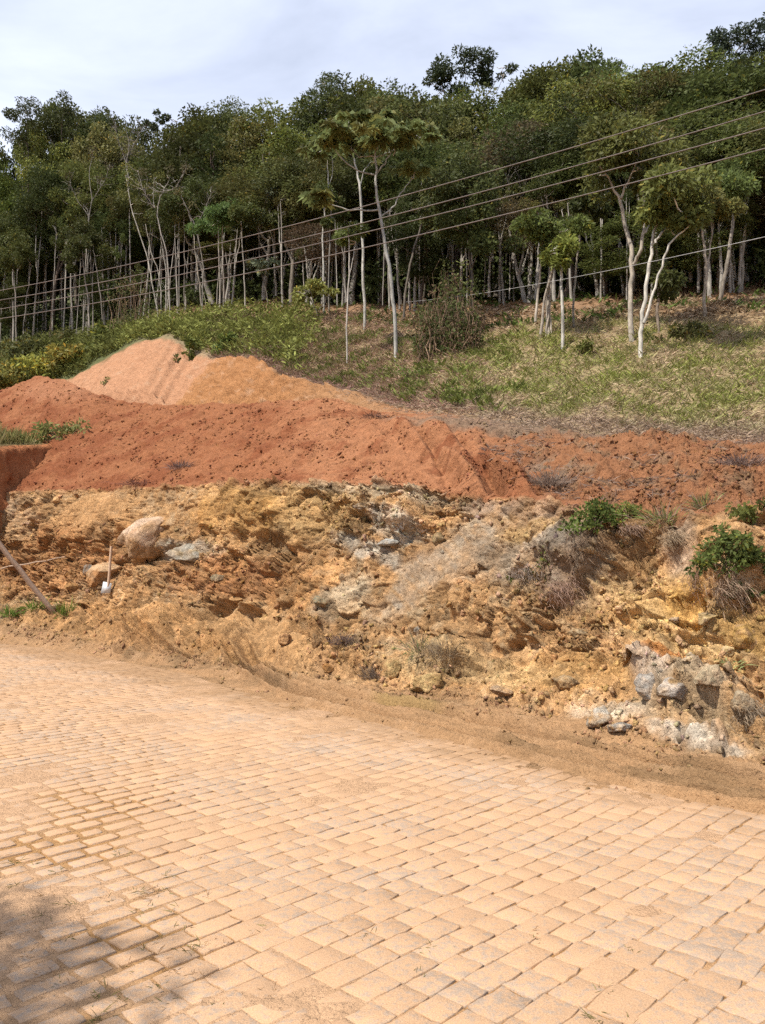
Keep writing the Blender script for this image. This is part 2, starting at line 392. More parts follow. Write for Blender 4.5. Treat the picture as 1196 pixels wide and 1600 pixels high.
# normals of the bare sheet
def sheet_normals(T):
    dr = np.gradient(T, axis=0); dc = np.gradient(T, axis=1)
    n = np.cross(dc, dr); n /= np.linalg.norm(n, axis=-1, keepdims=True) + 1e-9
    return n
N0 = sheet_normals(T)
for _ in range(6):
    N0[1:-1] = (N0[:-2] + 2 * N0[1:-1] + N0[2:]) / 4
N0 /= np.linalg.norm(N0, axis=-1, keepdims=True)
XI, YI = proj(T)                                                 # where each point lies in the survey picture
UU = (-T[..., 0] + T[..., 1]) / math.sqrt(2); VV = (T[..., 0] + T[..., 1]) / math.sqrt(2)
tt = np.broadcast_to(TP[:, None], XI.shape)
w_mud = sstep(0.15, 0.8, tt) * (1 - sstep(0.95, 1.15, tt))
w_bank = sstep(0.85, 1.25, tt) * (1 - sstep(3.97, 4.25, tt))
w_red = sstep(4.0, 4.5, tt) * (1 - sstep(6.95, 7.3, tt))
w_cut = sstep(7.5, 9.0, tt) * (1 - sstep(9.9, 10.05, tt)) * (1 - sstep(470, 640, XI))
w_hill = sstep(9.97, 10.1, tt)
# how blocky the bank is, by place
def blob(x, y, rx, ry, ang=0.0, soft=0.5, wob=0.35, seed=3):
    a = math.radians(ang); dx = XI - x; dy = YI - y
    u = (dx * math.cos(a) + dy * math.sin(a)) / rx; v = (-dx * math.sin(a) + dy * math.cos(a)) / ry
    d = np.sqrt(u * u + v * v) + WOB * wob
    return 1 - sstep(1 - soft, 1 + soft * 0.4, d)
BK = slice(0, int(np.searchsorted(TP, 10.3)))                    # rows that need fine relief
Tb = T[BK]
WOB = np.zeros(XI.shape); WOB[BK] = fbm(Tb, 1.6, 4, 31) * 1.2
# bedding: blocks longer along the bank than high, dipping to the right
def bed(P, k): return np.stack([P[..., 0] * .72 + P[..., 1] * -.35 + P[..., 2] * .25, P[..., 1] * .8 + P[..., 0] * .3, P[..., 2] * 1.35 - P[..., 0] * .35], -1) + k
big, _, rb = facets(bed(Tb, fbm(Tb, 1.2, 3, 5)[..., None] * 0.30), 0.70, 11)
med, e2, rm = facets(bed(Tb, fbm(Tb, 3, 3, 6)[..., None] * 0.12), 0.26, 12)
sml, e3, rs = facets(Tb + fbm(Tb, 7, 2, 8)[..., None] * 0.05, 0.105, 13, soft=0.2)
f1 = fbm(Tb, 0.7, 4, 21); f2 = fbm(Tb, 3.2, 4, 22); f3 = fbm(Tb, 11, 3, 23)
X0, Y0, t0 = XI[BK], YI[BK], tt[BK]
def B_(*a, **k): return blob(*a, **k)[BK]
smooth_zone = np.clip(B_(690, 870, 150, 42, -42) + B_(150, 805, 70, 30, -25) + B_(420, 1010, 110, 45, 20) * .8 + B_(1065, 880, 45, 75) * .8
                      + B_(1010, 1110, 22, 60, -15) * .7 + B_(300, 790, 110, 30) * .5 + B_(200, 1010, 120, 30, 10) * .5, 0, 1)
rough_zone = np.clip(B_(640, 800, 170, 60) + B_(330, 890, 150, 50) + B_(950, 960, 200, 90) + B_(1130, 1070, 120, 70) + B_(60, 880, 120, 80) + B_(520, 1010, 90, 50) * .6, 0, 1)
amp = 0.62 + 0.45 * rough_zone - 0.5 * smooth_zone
amp = np.clip(amp, 0.06, 1.3)
relief = amp * (0.20 * big + 0.11 * med + 0.05 * sml) + 0.12 * f1 * 1.3 + 0.05 * f2 * (0.4 + 0.6 * amp) + 0.028 * f3 * (0.5 + amp * 0.5)
# single features of the bank: bulges, hollows, ledges
relief += 0.30 * B_(150, 815, 75, 40, -20) - 0.28 * B_(1000, 870, 60, 50) - 0.15 * B_(1060, 900, 40, 90)
relief += 0.28 * B_(900, 850, 70, 45) + 0.28 * B_(1150, 880, 60, 60) + 0.26 * B_(1085, 1080, 95, 36, 8) + 0.15 * B_(1010, 1045, 28, 35, -25)
relief -= 0.35 * B_(1120, 1120, 55, 18, 12) + 0.2 * B_(1075, 950, 30, 30) + 0.25 * B_(420, 855, 30, 25) + 0.35 * B_(235, 872, 60, 14, -15)
relief += 0.2 * B_(700, 1010, 60, 30) - 0.2 * B_(720, 1040, 40, 10) + 0.25 * B_(620, 800, 80, 30, 15) + 0.2 * B_(380, 800, 70, 40)
relief -= 0.3 * B_(335, 960, 60, 10, -35) + 0.2 * B_(560, 1040, 40, 12, 20)
relief += 0.35 * B_(250, 985, 90, 30, -5) + 0.25 * B_(480, 1030, 60, 25, 15)
disp = relief * w_bank[BK]
# mud verge: wheel ruts along the road
rut = gnoise(np.stack([UU[BK] * 0.35, VV[BK] * 5.5, UU[BK] * 0], -1), 41) * 0.05 + gnoise(np.stack([UU[BK] * 1.2, VV[BK] * 14, UU[BK] * 0], -1), 42) * 0.02
disp += w_mud[BK] * (rut * 1.5 + 0.04 * f2 + 0.02 * f3 + 0.02 * sml)
disp += (1 - sstep(0.3, 0.6, t0)) * (0.022 * f2 + 0.012 * f3)
def track(pts, wd, depth):
    g_ = np.zeros(X0.shape); dm = np.full(X0.shape, 9e9); al = np.zeros(X0.shape); L0 = 0
    for (x0, y0), (x1, y1) in zip(pts[:-1], pts[1:]):
        vx, vy = x1 - x0, y1 - y0; ll = math.hypot(vx, vy)
        s_ = np.clip(((X0 - x0) * vx + (Y0 - y0) * vy) / ll**2, 0, 1)
        d_ = np.hypot(X0 - x0 - s_ * vx, (Y0 - y0 - s_ * vy) * 1.6)
        al = np.where(d_ < dm, L0 + s_ * ll, al); dm = np.minimum(dm, d_); L0 += ll
    prof = np.exp(-(dm / wd)**4) - 0.7 * np.exp(-((dm - wd * 1.5) / (wd * .5))**2)
    return -depth * prof * (1 + 0.35 * np.sin(al * 0.55) * np.exp(-(dm / wd)**2))
low = (t0 < 2.2) * 1.0
for off_ in (0, 26):
    disp += low * track([(392 + off_ * .3, 955), (352 + off_, 1000), (372 + off_, 1040), (450 + off_ * .6, 1085 - off_ * .5), (600, 1122 - off_ * .8), (780, 1165 - off_), (1000, 1225 - off_ * 1.3), (1250, 1275 - off_ * 1.6)], 7 + off_ * .08, 0.13)
disp += low * track([(300, 950), (240, 985), (190, 1020)], 8, 0.14) + low * track([(130, 950), (200, 990), (300, 1030)], 6, 0.10)
# loose red earth: clods, runnels down the slope and two dozed ridges
clod = 0.03 * np.maximum(med, 0) + 0.03 * np.maximum(sml, 0) + 0.22 * f1 + 0.13 * f2 + 0.045 * f3
def ridge(x0, y0, x1, y1, wd):
    vx, vy = x1 - x0, y1 - y0; ll = math.hypot(vx, vy)
    s = ((X0 - x0) * vx + (Y0 - y0) * vy) / ll / ll
    d = ((X0 - x0) * vy - (Y0 - y0) * vx) / ll + f2 * 6
    return np.exp(-(d / wd)**2) * sstep(0.0, 0.3, s) * (1 - sstep(0.92, 1.08, s))
rg = 0.38 * ridge(598, 652, 752, 768, 12) + 0.46 * ridge(655, 662, 826, 772, 13) - 0.40 * ridge(640, 660, 700, 740, 9) - 0.45 * ridge(690, 668, 790, 765, 10)
rg += 0.05 * ridge(560, 650, 680, 760, 8)
rightrough = sstep(720, 860, X0 + (YI[BK] - 700) * -0.9)
disp += w_red[BK] * (clod * (0.8 + 0.7 * rightrough) + rg)
# excavator teeth: parallel scratches on the far cut
sA = np.sin((X0 * 0.72 + Y0 * 0.62) * 0.40 + f2 * 1.7 + f1 * 2.5)          # right facet, strokes lean left
sB = np.sin((X0 * 0.80 + Y0 * 0.45) * 0.42 + f2 * 1.3)
rightf = sstep(-18, 18, X0 - (345 - (Y0 - 560) * 0.85))
disp += w_cut[BK] * (0.05 * f2 + rightf * sA * 0.17 * np.clip(.55 + 1.3 * f2, 0.1, 1.2) + (1 - rightf) * sB * 0.07 + 0.14 * f1 + .05 * sml + rightf * 0.35 - 0.02 * f3)
T1 = T.copy(); T1[BK] += N0[BK] * disp[..., None]
hn = fbm(T, 0.28, 3, 51)
T1[..., 2] += w_hill * (hn * 0.55 + fbm(T, 1.1, 3, 52) * 0.16)
# fall of the mud's outer edge under the setts
XI1, YI1 = proj(T1)

# ---- colours of the ground itself
SZ0 = np.zeros(XI.shape); SZ0[BK] = smooth_zone
def mixc(c, col, w): return c * (1 - w[..., None]) + np.array(col) * w[..., None]
C = np.zeros(T.shape) + np.array((0.365, 0.212, 0.097))
fr = lambda s, o, sd: fbm(T, s, o, sd)
v1 = fr(0.9, 4, 61); v2 = fr(2.6, 4, 62); v3 = fr(7, 3, 63)
C = mixc(C, (0.37, 0.185, 0.07), sstep(0.05, 0.5, v1 + 0.3 * v2) * 0.6)
C = mixc(C, (0.435, 0.315, 0.19), sstep(0.05, 0.5, v2) * 0.6)
C = mixc(C, (0.29, 0.215, 0.13), sstep(0.1, 0.5, v3 - 0.3 * v1) * 0.55)
str_ = fbm(np.stack([(XI + YI) * .006, (XI - YI) * .05, tt * 0], -1), 1.0, 3, 66)
def paint(col, w, k=1.0):
    global C
    C = mixc(C, col, np.clip(w, 0, 1) * k * np.clip(0.75 + 0.7 * v2, 0, 1))
paint((0.31, 0.20, 0.085), blob(480, 800, 130, 50), .8)
paint((0.40, 0.215, 0.07), blob(380, 800, 80, 45), .8)
paint((0.39, 0.215, 0.095), blob(140, 810, 90, 35, -20), .9)
paint((0.30, 0.125, 0.045), blob(90, 880, 140, 60), .7)
paint((0.27, 0.11, 0.042), blob(360, 900, 120, 40), .75)
paint((0.30, 0.145, 0.05), blob(480, 920, 70, 90), .6)
paint((0.40, 0.34, 0.24), blob(600, 765, 130, 18, 5), .7)
paint((0.46, 0.43, 0.36), blob(625, 822, 55, 24, 20, wob=.6), .85)
paint((0.40, 0.37, 0.31), blob(575, 860, 60, 16, 25, wob=.6), .75)
paint((0.44, 0.37, 0.26), blob(540, 930, 70, 30, -35, wob=.6), .6)
paint((0.29, 0.24, 0.185), blob(690, 870, 170, 34, -42) * np.clip(.75 + 1.1 * str_, 0, 1), .9)
paint((0.30, 0.245, 0.185), blob(830, 860, 130, 55, -10), .7)
paint((0.27, 0.235, 0.19), blob(880, 850, 60, 22, 0), .7)
paint((0.36, 0.22, 0.075), blob(830, 830, 60, 16, -8), .8)
paint((0.25, 0.20, 0.16), blob(900, 900, 90, 45), .7)
paint((0.28, 0.19, 0.13), blob(800, 790, 130, 16, 3), .8)
paint((0.45, 0.28, 0.115), blob(1010, 930, 110, 70), .85)
paint((0.50, 0.33, 0.15), blob(1090, 990, 110, 50), .8)
paint((0.36, 0.27, 0.20), blob(1055, 850, 40, 50), .75)
paint((0.47, 0.26, 0.075), blob(1070, 930, 40, 45), .7)
paint((0.48, 0.28, 0.09), blob(1170, 970, 60, 50), .8)
paint((0.40, 0.16, 0.045), blob(1055, 1027, 55, 16), .85)
paint((0.48, 0.44, 0.39), blob(1030, 1065, 45, 30, 35, wob=.6), .9)
paint((0.40, 0.33, 0.24), blob(1100, 1075, 60, 30), .7)
paint((0.27, 0.20, 0.12), blob(1050, 1105, 90, 28), .7)
paint((0.34, 0.185, 0.06), blob(900, 1050, 130, 40), .75)
paint((0.45, 0.33, 0.17), blob(730, 1040, 160, 28, 6), .55)
paint((0.42, 0.36, 0.28), blob(960, 1120, 70, 22), .75)
paint((0.46, 0.42, 0.35), blob(1080, 1155, 90, 14, 12), .7)
paint((0.36, 0.20, 0.085), blob(420, 1010, 170, 50, 12), .8)
paint((0.33, 0.175, 0.07), blob(180, 985, 170, 50, 5), .75)
paint((0.37, 0.34, 0.28), blob(290, 855, 60, 13, 4, wob=.6), .8)
paint((0.27, 0.18, 0.12), blob(20, 800, 50, 40), .5)
# mud verge
blk = np.zeros(XI.shape); blk[BK] = (rb - .5) * .5 + (rm - .5) * .45
C = C * (1 + blk * (1 - 0.7 * SZ0)[...])[..., None]
mudc = np.zeros(T.shape) + np.array((0.36, 0.21, 0.105))
mudc = mixc(mudc, (0.25, 0.15, 0.075), sstep(-.05, 0.5, v1 + 0.8 * gnoise(np.stack([UU * 0.5, VV * 5, UU * 0], -1), 43)))
mudc = mixc(mudc, (0.43, 0.265, 0.145), sstep(0.1, 0.5, v2) * 0.6)
mudc = mixc(mudc, (0.30, 0.20, 0.075), blob(640, 1100, 70, 14, 8) * 0.6)
C = mixc(C, (0, 0, 0), np.zeros(XI.shape)) * sstep(0.9, 1.25, tt + v2 * 0.25)[..., None] + mudc * (1 - sstep(0.9, 1.25, tt + v2 * 0.25))[..., None]
# red earth
redc = np.zeros(T.shape) + np.array((0.285, 0.115, 0.052))
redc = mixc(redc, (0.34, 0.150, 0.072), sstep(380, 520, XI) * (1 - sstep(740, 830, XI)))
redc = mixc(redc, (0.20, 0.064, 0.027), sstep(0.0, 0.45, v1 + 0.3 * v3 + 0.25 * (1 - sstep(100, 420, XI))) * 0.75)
redc = mixc(redc, (0.40, 0.19, 0.10), blob(90, 610, 70, 20) * 0.6)
rr = np.zeros(XI.shape); rr[BK] = rightrough
redc = mixc(redc, (0.275, 0.128, 0.062), rr * 0.85)
redc = mixc(redc, (0.23, 0.15, 0.09), rr * sstep(0.05, 0.4, v2 + 0.4 * v1) * 0.65)
redc = mixc(redc, (0.22, 0.155, 0.105), blob(860, 740, 50, 28) * 0.8 * (WOB > -0.2))
redc = mixc(redc, (0.20, 0.145, 0.10), np.clip(blob(800, 668, 200, 13, 4) , 0, 1) * 0.8)
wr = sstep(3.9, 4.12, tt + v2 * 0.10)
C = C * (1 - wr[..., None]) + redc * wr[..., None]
# far cut
cutc = np.zeros(T.shape) + np.array((0.43, 0.225, 0.125))
rf = np.zeros(XI.shape); rf[BK] = rightf
cutc = mixc(cutc, (0.36, 0.17, 0.068), rf * 0.9)
cutc = mixc(cutc, (0.29, 0.17, 0.09), sstep(430, 560, XI) * 0.6)
cutc = mixc(cutc, (0.47, 0.30, 0.19), sstep(0.15, 0.5, v2) * 0.5)
wc = sstep(7.4, 8.6, tt) * (1 - sstep(560, 700, XI))
C = C * (1 - wc[..., None]) + cutc * wc[..., None]
# hillside: dry thatch over brown earth
hillc = np.zeros(T.shape) + np.array((0.30, 0.225, 0.125))
hillc = mixc(hillc, (0.15, 0.15, 0.05), sstep(0.05, 0.5, v1 + 0.4 * v2) * 0.6)
hillc = mixc(hillc, (0.25, 0.14, 0.08), sstep(10.55, 10.9, tt + v1 * 0.2) * 0.85)
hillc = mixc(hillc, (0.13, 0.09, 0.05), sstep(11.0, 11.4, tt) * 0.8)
hillc = mixc(hillc, (0.27, 0.20, 0.13), (1 - sstep(10.05, 10.2, tt + v2 * 0.1)) * 0.6)
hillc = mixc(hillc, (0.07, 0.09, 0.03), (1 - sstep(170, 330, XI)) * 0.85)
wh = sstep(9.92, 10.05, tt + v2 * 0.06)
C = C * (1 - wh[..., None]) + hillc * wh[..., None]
C = C * np.where((tt > 1.05) & (tt < 4.05), 0.92, 0.80)[..., None]
C = np.clip(C, 0.01, 0.6)

def sheet(name, r0, r1, mat, smooth, c0=0, c1=NC):
    nr = r1 - r0 + 1
    V = T1[r0:r1 + 1, c0:c1].reshape(-1, 3)
    me = arr_mesh(name, V, grid_faces(nr, c1 - c0), C[r0:r1 + 1, c0:c1].reshape(-1, 3), smooth)
    return obj(name, me, mat, kind="structure")
ri = lambda t: int(np.searchsorted(TP, t))
sheet("mud_verge", 0, ri(1.0), M_MUD, True)
sheet("cut_bank", ri(1.0), ri(4.0), M_BANK, False)
sheet("red_earth_slope", ri(4.0), ri(7.0), M_SOIL, True)
sheet("far_cut_slope", ri(7.0), ri(10.0), M_SOIL, True)
sheet("hillside", ri(10.0), NR - 1, M_HILL, True)

# the ground under it all, out to the horizon
g = 900.0
gv = np.array([(-g, -g, -0.09), (g, -g, -0.09), (g, g, -0.09), (-g, g, -0.09)])
obj("ground", arr_mesh("ground", gv, np.array([[0, 1, 2, 3]]), np.array([(0.22, 0.13, 0.06)] * 4)), M_HILL, kind="structure")

# ---- look-up: where does a sight line meet the terrain
TN = sheet_normals(T1)
YR = np.minimum.accumulate(YI1, axis=0)
def hit(x, y):
    c = int(np.clip(np.searchsorted(cx, x), 1, NC - 1))
    if abs(cx[c - 1] - x) < abs(cx[c] - x): c -= 1
    k = int(np.argmax(YI1[:, c] <= y))
    return T1[k, c].copy(), TN[k, c].copy(), C[k, c].copy()
def ground_at(X, Y):
    """height of the terrain at a ground position (from its first row on)"""
    c0 = np.clip(598 + FPX * X / (Y * CP + 8 * SP), -165, 1365)
    best = None
    for _ in range(4):
        c = int(np.clip(np.searchsorted(cx, c0), 1, NC - 2))
        col = T1[:, c]
        k = int(np.clip(np.searchsorted(np.maximum.accumulate(col[:, 1]), Y), 1, NR - 1))
        z = col[k, 2]; c0 = np.clip(proj(np.array([X, Y, z]))[0], -165, 1365)
    return z

# ------------------------------------------------------------------ the paved road: granite setts laid in courses across it
S2 = math.sqrt(0.5)
def uv(u, v, z=0.0): return np.stack(np.broadcast_arrays((v - u) * S2, (u + v) * S2, z), -1)
gu = np.linspace(-8, 30, 420); gw = np.linspace(-7, 9.2, 180)
GU, GV = np.meshgrid(gu, gw, indexing='ij')
RP = uv(GU, GV, -0.0055)
dusty = fbm(RP * [1, 1, 0], 0.9, 3, 71) * 0.014 + fbm(RP * [1, 1, 0], 5, 2, 73) * 0.004
RP[..., 2] = np.clip(RP[..., 2] + dusty, -0.0105, 0.003)
rc = np.zeros(RP.shape) + np.array((0.30, 0.165, 0.068))
rc = mixc(rc, (0.40, 0.25, 0.145), sstep(-.008, -.001, RP[..., 2]))
road = obj("road", arr_mesh("road", RP.reshape(-1, 3), grid_faces(420, 180)[:, ::-1], rc.reshape(-1, 3), True), M_MUD, kind="structure")

def sett_mesh(L, W, r, detail=True, h=0.05):
    """one sett: uneven outline, worn edges, nearly flat top; under 50 triangles"""
    k = 3 if detail else 1
    e = []
    for (x0, y0, x1, y1) in ((-1, -1, 1, -1), (1, -1, 1, 1), (1, 1, -1, 1), (-1, 1, -1, -1)):
        for i in range(k):
            t = i / k
            e.append((x0 + (x1 - x0) * t, y0 + (y1 - y0) * t))
    e = np.array(e) * np.array([L, W]) / 2
    n = len(e); j = r.normal(0, 0.005, (n, 2))
    j[::k] -= np.sign(e[::k]) * 0.001
    out = e + j
    ins = out - np.sign(e) * np.where(np.abs(e) > np.array([L, W]) * .49, 0.004, 0.0) * r.uniform(.6, 1.8, (n, 2))
    V = np.concatenate([np.c_[out, np.full(n, -h)], np.c_[out, r.normal(-0.0018, .0006, n)], np.c_[ins, r.normal(0, .0006, n)]])
    q = np.arange(n); q2 = (q + 1) % n
    F = [np.stack([q, q2, n + q2, n + q], 1), np.stack([n + q, n + q2, 2 * n + q2, 2 * n + q], 1)]
    return V, F, np.array([2 * n + q])
r5 = np.random.default_rng(5)
setts = []
u = -6.0; ci = 0
while u < 29.0:
    W = r5.uniform(0.135, 0.175); v = -6.6 + r5.uniform(0, 0.3)
    while v < 8.8:
        L = r5.uniform(0.135, 0.25)
        uu = u + W / 2 + 0.035 * math.sin(v * 0.9 + ci * 0.13) + 0.02 * math.sin(v * 2.3 + 1.7)
        p = uv(uu, v + L / 2)
        px, py = proj(np.array([p[0], max(p[1], 0.4), 0.0]))
        inview = p[1] > 1.5 and -60 < px < 1260 and py < 1690
        near = p[1] > -2 and abs(p[0]) < p[1] * 0.75 + 5
        if near:
            setts.append((uu, v + L / 2, L, W, p, inview, p[1]))
        v += L
    u += W; ci += 1
vis = sorted([s for s in setts if s[5]], key=lambda s: s[6])
picked = set(id(s) for s in vis[:300])
def sett_gap(p):   # joints stand open on the worn side of the road by the shade tree
    return 0.0055 + 0.036 * float(sstep(-0.4, -1.6, np.array(p[0] + 0.25 * (p[1] - 3))) ) * (1 if p[1] < 6 else 0.3)
sett_meshes = []
for k in range(16):
    rk = np.random.default_rng(300 + k)
    V, F, top = sett_mesh(0.26, 0.185, rk)
    sett_meshes.append(arr_mesh("paving_stone", V, F + [top], np.tile([rk.uniform(), rk.uniform(), 0], (len(V), 1)), False))
allV, allF, allT, allT1, allC, off = [], [], [], [], [], 0
def sett_pose(s):
    gap = sett_gap(s[4]) * r5.uniform(0.6, 1.5)
    return max(s[2] - gap * .8, .1), max(s[3] - gap * 1.8, .1), math.radians(45) + r5.normal(0, 0.03), r5.normal(0, 0.0008), r5.normal(0, 0.003), r5.normal(0, 0.003)
for s in setts:
    l_, w_, rz, dz, tx, ty = sett_pose(s)
    if id(s) in picked:
        o = obj("paving_stone", sett_meshes[r5.integers(16)], M_STONE, road)
        o.location = (s[4][0], s[4][1], dz); o.rotation_euler = (tx, ty, rz + (math.pi if r5.uniform() < .5 else 0))
        o.scale = (l_ / 0.26, w_ / 0.185, 1)
    else:
        det = s[6] < 9 and s[5]
        V, F, top = sett_mesh(l_, w_, r5, detail=det)
        cz, sz = math.cos(rz), math.sin(rz)
        V[:, 2] += V[:, 0] * ty + V[:, 1] * tx
        V = np.stack([V[:, 0] * cz - V[:, 1] * sz + s[4][0], V[:, 0] * sz + V[:, 1] * cz + s[4][1], V[:, 2] + dz], 1)
        allV.append(V); allF += [f + off for f in F]; (allT if det else allT1).append(top + off); off += len(V)
        allC.append(np.tile([r5.uniform(), r5.uniform(), 0], (len(V), 1)))
obj("distant_paving_stones", arr_mesh("distant_paving_stones", np.concatenate(allV), [np.concatenate(allF), np.concatenate(allT), np.concatenate(allT1)], np.concatenate(allC)), M_STONE, road, kind="stuff")

# ------------------------------------------------------------------ rubble and boulders
def unit_rock(r, sub=1):
    t = (1 + 5**.5) / 2
    V = np.array([(-1, t, 0), (1, t, 0), (-1, -t, 0), (1, -t, 0), (0, -1, t), (0, 1, t), (0, -1, -t), (0, 1, -t), (t, 0, -1), (t, 0, 1), (-t, 0, -1), (-t, 0, 1)], float)
    F = np.array([(0, 11, 5), (0, 5, 1), (0, 1, 7), (0, 7, 10), (0, 10, 11), (1, 5, 9), (5, 11, 4), (11, 10, 2), (10, 7, 6), (7, 1, 8),
                  (3, 9, 4), (3, 4, 2), (3, 2, 6), (3, 6, 8), (3, 8, 9), (4, 9, 5), (2, 4, 11), (6, 2, 10), (8, 6, 7), (9, 8, 1)])
    V /= np.linalg.norm(V[0])
    for _ in range(sub):
        nv = list(map(tuple, V)); cache = {}
        def mid(a, b):
            k = (min(a, b), max(a, b))
            if k not in cache:
                m = np.array(nv[a]) + np.array(nv[b]); cache[k] = len(nv); nv.append(tuple(m / np.linalg.norm(m)))
            return cache[k]
        F2 = []
        for a, b, c in F:
            ab, bc, ca = mid(a, b), mid(b, c), mid(c, a)
            F2 += [(a, ab, ca), (b, bc, ab), (c, ca, bc), (ab, bc, ca)]
        V = np.array(nv); F = np.array(F2)
    # split faces: cut the ball with random planes
    for _ in range(14):
        n = r.normal(size=3); n /= np.linalg.norm(n); d = r.uniform(0.55, 0.85)
        k = V @ n - d
        V = V - np.clip(k, 0, None)[:, None] * n
    V = V * (1 + 0.5 * fbm(V + r.uniform(0, 50), 2.2, 3, 3)[:, None] * 0.18)
    return V, F
def rand_rot(r):
    q = r.normal(size=4); q /= np.linalg.norm(q); w, x, y, z = q
    return np.array([[1 - 2 * (y * y + z * z), 2 * (x * y - z * w), 2 * (x * z + y * w)], [2 * (x * y + z * w), 1 - 2 * (x * x + z * z), 2 * (y * z - x * w)],
                     [2 * (x * z - y * w), 2 * (y * z + x * w), 1 - 2 * (x * x + y * y)]])
r8 = np.random.default_rng(8)
def chip(r):
    V = np.array([(x, y, z) for x in (-1, 1) for y in (-1, 1) for z in (-1, 1)], float)
    V = V * r.uniform(0.35, 1.0, (8, 1)) + r.normal(0, 0.18, (8, 3))
    F = np.array([(0, 1, 3), (0, 3, 2), (4, 6, 7), (4, 7, 5), (0, 4, 5), (0, 5, 1), (2, 3, 7), (2, 7, 6), (0, 2, 6), (0, 6, 4), (1, 5, 7), (1, 7, 3)])
    return V * 0.8, F
rocks0 = [chip(np.random.default_rng(40 + k)) for k in range(30)]
def scatter_rubble(name, label, spots, mat, cvar=0.3):
    """spots: list of (row, col, size)"""
    Vs, Fs, Cs, off = [], [], [], 0
    for k, c, s in spots:
        V, F = rocks0[r8.integers(30)]
        V = (V * np.array([r8.uniform(.8, 1.5), r8.uniform(.7, 1.1), r8.uniform(.35, .8)])) @ rand_rot(r8).T * s
        V = V + T1[k, c] + TN[k, c] * s * 0.08
        col = C[k, c] * r8.uniform(1 - cvar, 1 + cvar) * np.array([1, r8.uniform(.9, 1.1), r8.uniform(.85, 1.15)])
        Vs.append(V); Fs.append(F + off); off += len(V); Cs.append(np.tile(col, (len(V), 1)))
    o = obj(name, arr_mesh(name, np.concatenate(Vs), np.concatenate(Fs), np.concatenate(Cs)), mat, kind="stuff", label=label, cat="rubble")
    return o
RZ = np.zeros(XI.shape); RZ[BK] = rough_zone; SZ = np.zeros(XI.shape); SZ[BK] = smooth_zone
def pick(n, t0_, t1_, dens, smin, smax, power=2.5):
    r0, r1 = ri(t0_), ri(t1_)
    out = []
    while len(out) < n:
        k = int(r8.integers(r0, r1)); c = int(r8.integers(0, NC))
        if r8.uniform() < dens(k, c):
            out.append((k, c, (smin + (smax - smin) * r8.uniform()**power) * (0.6 + T1[k, c, 1] / 28)))
    return out
bankd = lambda k, c: np.clip(0.30 + 0.7 * RZ[k, c] - 0.85 * SZ[k, c] + (0.35 if TP[k] < 1.6 else 0), 0.02, 1) * (0.5 + WOB[k, c])
scatter_rubble("bank_rubble", "loose ochre clods and stones lying all over the cut bank", pick(13000, 1.0, 4.03, bankd, 0.008, 0.06, 5), M_BANK)
scatter_rubble("verge_clods", "small brown clods dropped along the muddy road verge", pick(2600, 0.12, 1.05, lambda k, c: max(0.05, (TP[k] - 0.1)**1.6) * np.clip(0.25 + 1.3 * WOB[k, c], 0, 1), 0.006, 0.04, 3.0), M_MUD)
scatter_rubble("red_clods", "loose red clods strewn over the heap of red earth", pick(17000, 4.0, 6.95, lambda k, c: np.clip(0.12 + 1.6 * WOB[k, c] + 0.8 * v2[k, c] + (0.35 if TP[k] < 5 else 0) + (0.3 if cx[c] > 780 else 0), 0.02, 1), 0.008, 0.042, 3.2), M_SOIL, 0.12)

def boulder(x, y, wpx, hpx, label, col, rot=0.0, seed=0, sink=0.42, col2=None, name="boulder", cat="rock", depth=0.8):
    p, n, _ = hit(x, y + hpx * 0.35)
    m = p[1] / FPX; wpx *= .88; hpx *= .88
    r = np.random.default_rng(900 + seed)
    V, F = unit_rock(r, 3)
    V = V / np.abs(V).max(0)
    V = V * np.array([wpx * m / 2, depth * wpx * m / 2, hpx * m / 2])
    a = math.radians(rot); V = V @ np.array([[math.cos(a), 0, math.sin(a)], [0, 1, 0], [-math.sin(a), 0, math.cos(a)]])
    nz = fbm(V / (wpx * m) * 1.0 + seed, 9, 4, 77)
    ff, _, _ = facets(V + seed, wpx * m * .22, 70 + seed)
    V = V * (1 + nz[:, None] * 0.10 + ff[:, None] * 0.09)
    cc = mixc(np.tile(np.array(col, float), (len(V), 1)), col2 or tuple(np.array(col) * 0.7), sstep(-.05, .35, fbm(V / (wpx * m) + seed * 3, 3, 3, 78)))
    cc = cc * 0.82
    gc = C[ri(2.0) if y > 960 else ri(3.0), int(np.clip(np.searchsorted(cx, x), 0, NC - 1))]
    dirt = np.clip(0.35 + 1.4 * fbm(V / (wpx * m) + seed, 4, 3, 79) - 0.55 * V[:, 2] / (hpx * m), 0, .9)[:, None]
    cc = cc * (1 - dirt) + gc * dirt
    o = obj(name, arr_mesh(name, V, F, cc), M_BANK, label=label, cat=cat)
    o.location = p + np.array([0, 0, hpx * m * (0.5 - sink)]) + np.array([0, depth * wpx * m * 0.12, 0])
    return o
PALE = (0.42, 0.29, 0.18); OCH = (0.37, 0.20, 0.08); GREY = (0.29, 0.26, 0.22); BRN = (0.27, 0.14, 0.065); YEL = (0.47, 0.33, 0.15); WHT = (0.41, 0.37, 0.32)
boulder(236, 815, 112, 78, "big pale pink boulder standing out of the cut bank, shadow under its foot", (0.56, 0.40, 0.28), 32, 1, .45, (0.46, 0.28, 0.16), depth=.5)
boulder(162, 890, 78, 46, "pale cream boulder lying behind the upright hoe handle", (0.50, 0.33, 0.19), 8, 2, .3, OCH)
boulder(143, 884, 24, 22, "small grey stone touching the left end of the cream boulder", GREY, 0, 3)
boulder(295, 858, 84, 40, "flat grey slab set in the bank to the right of the pink boulder", (0.36, 0.33, 0.27), 4, 4, .4, (0.30, 0.22, 0.12), depth=.5)
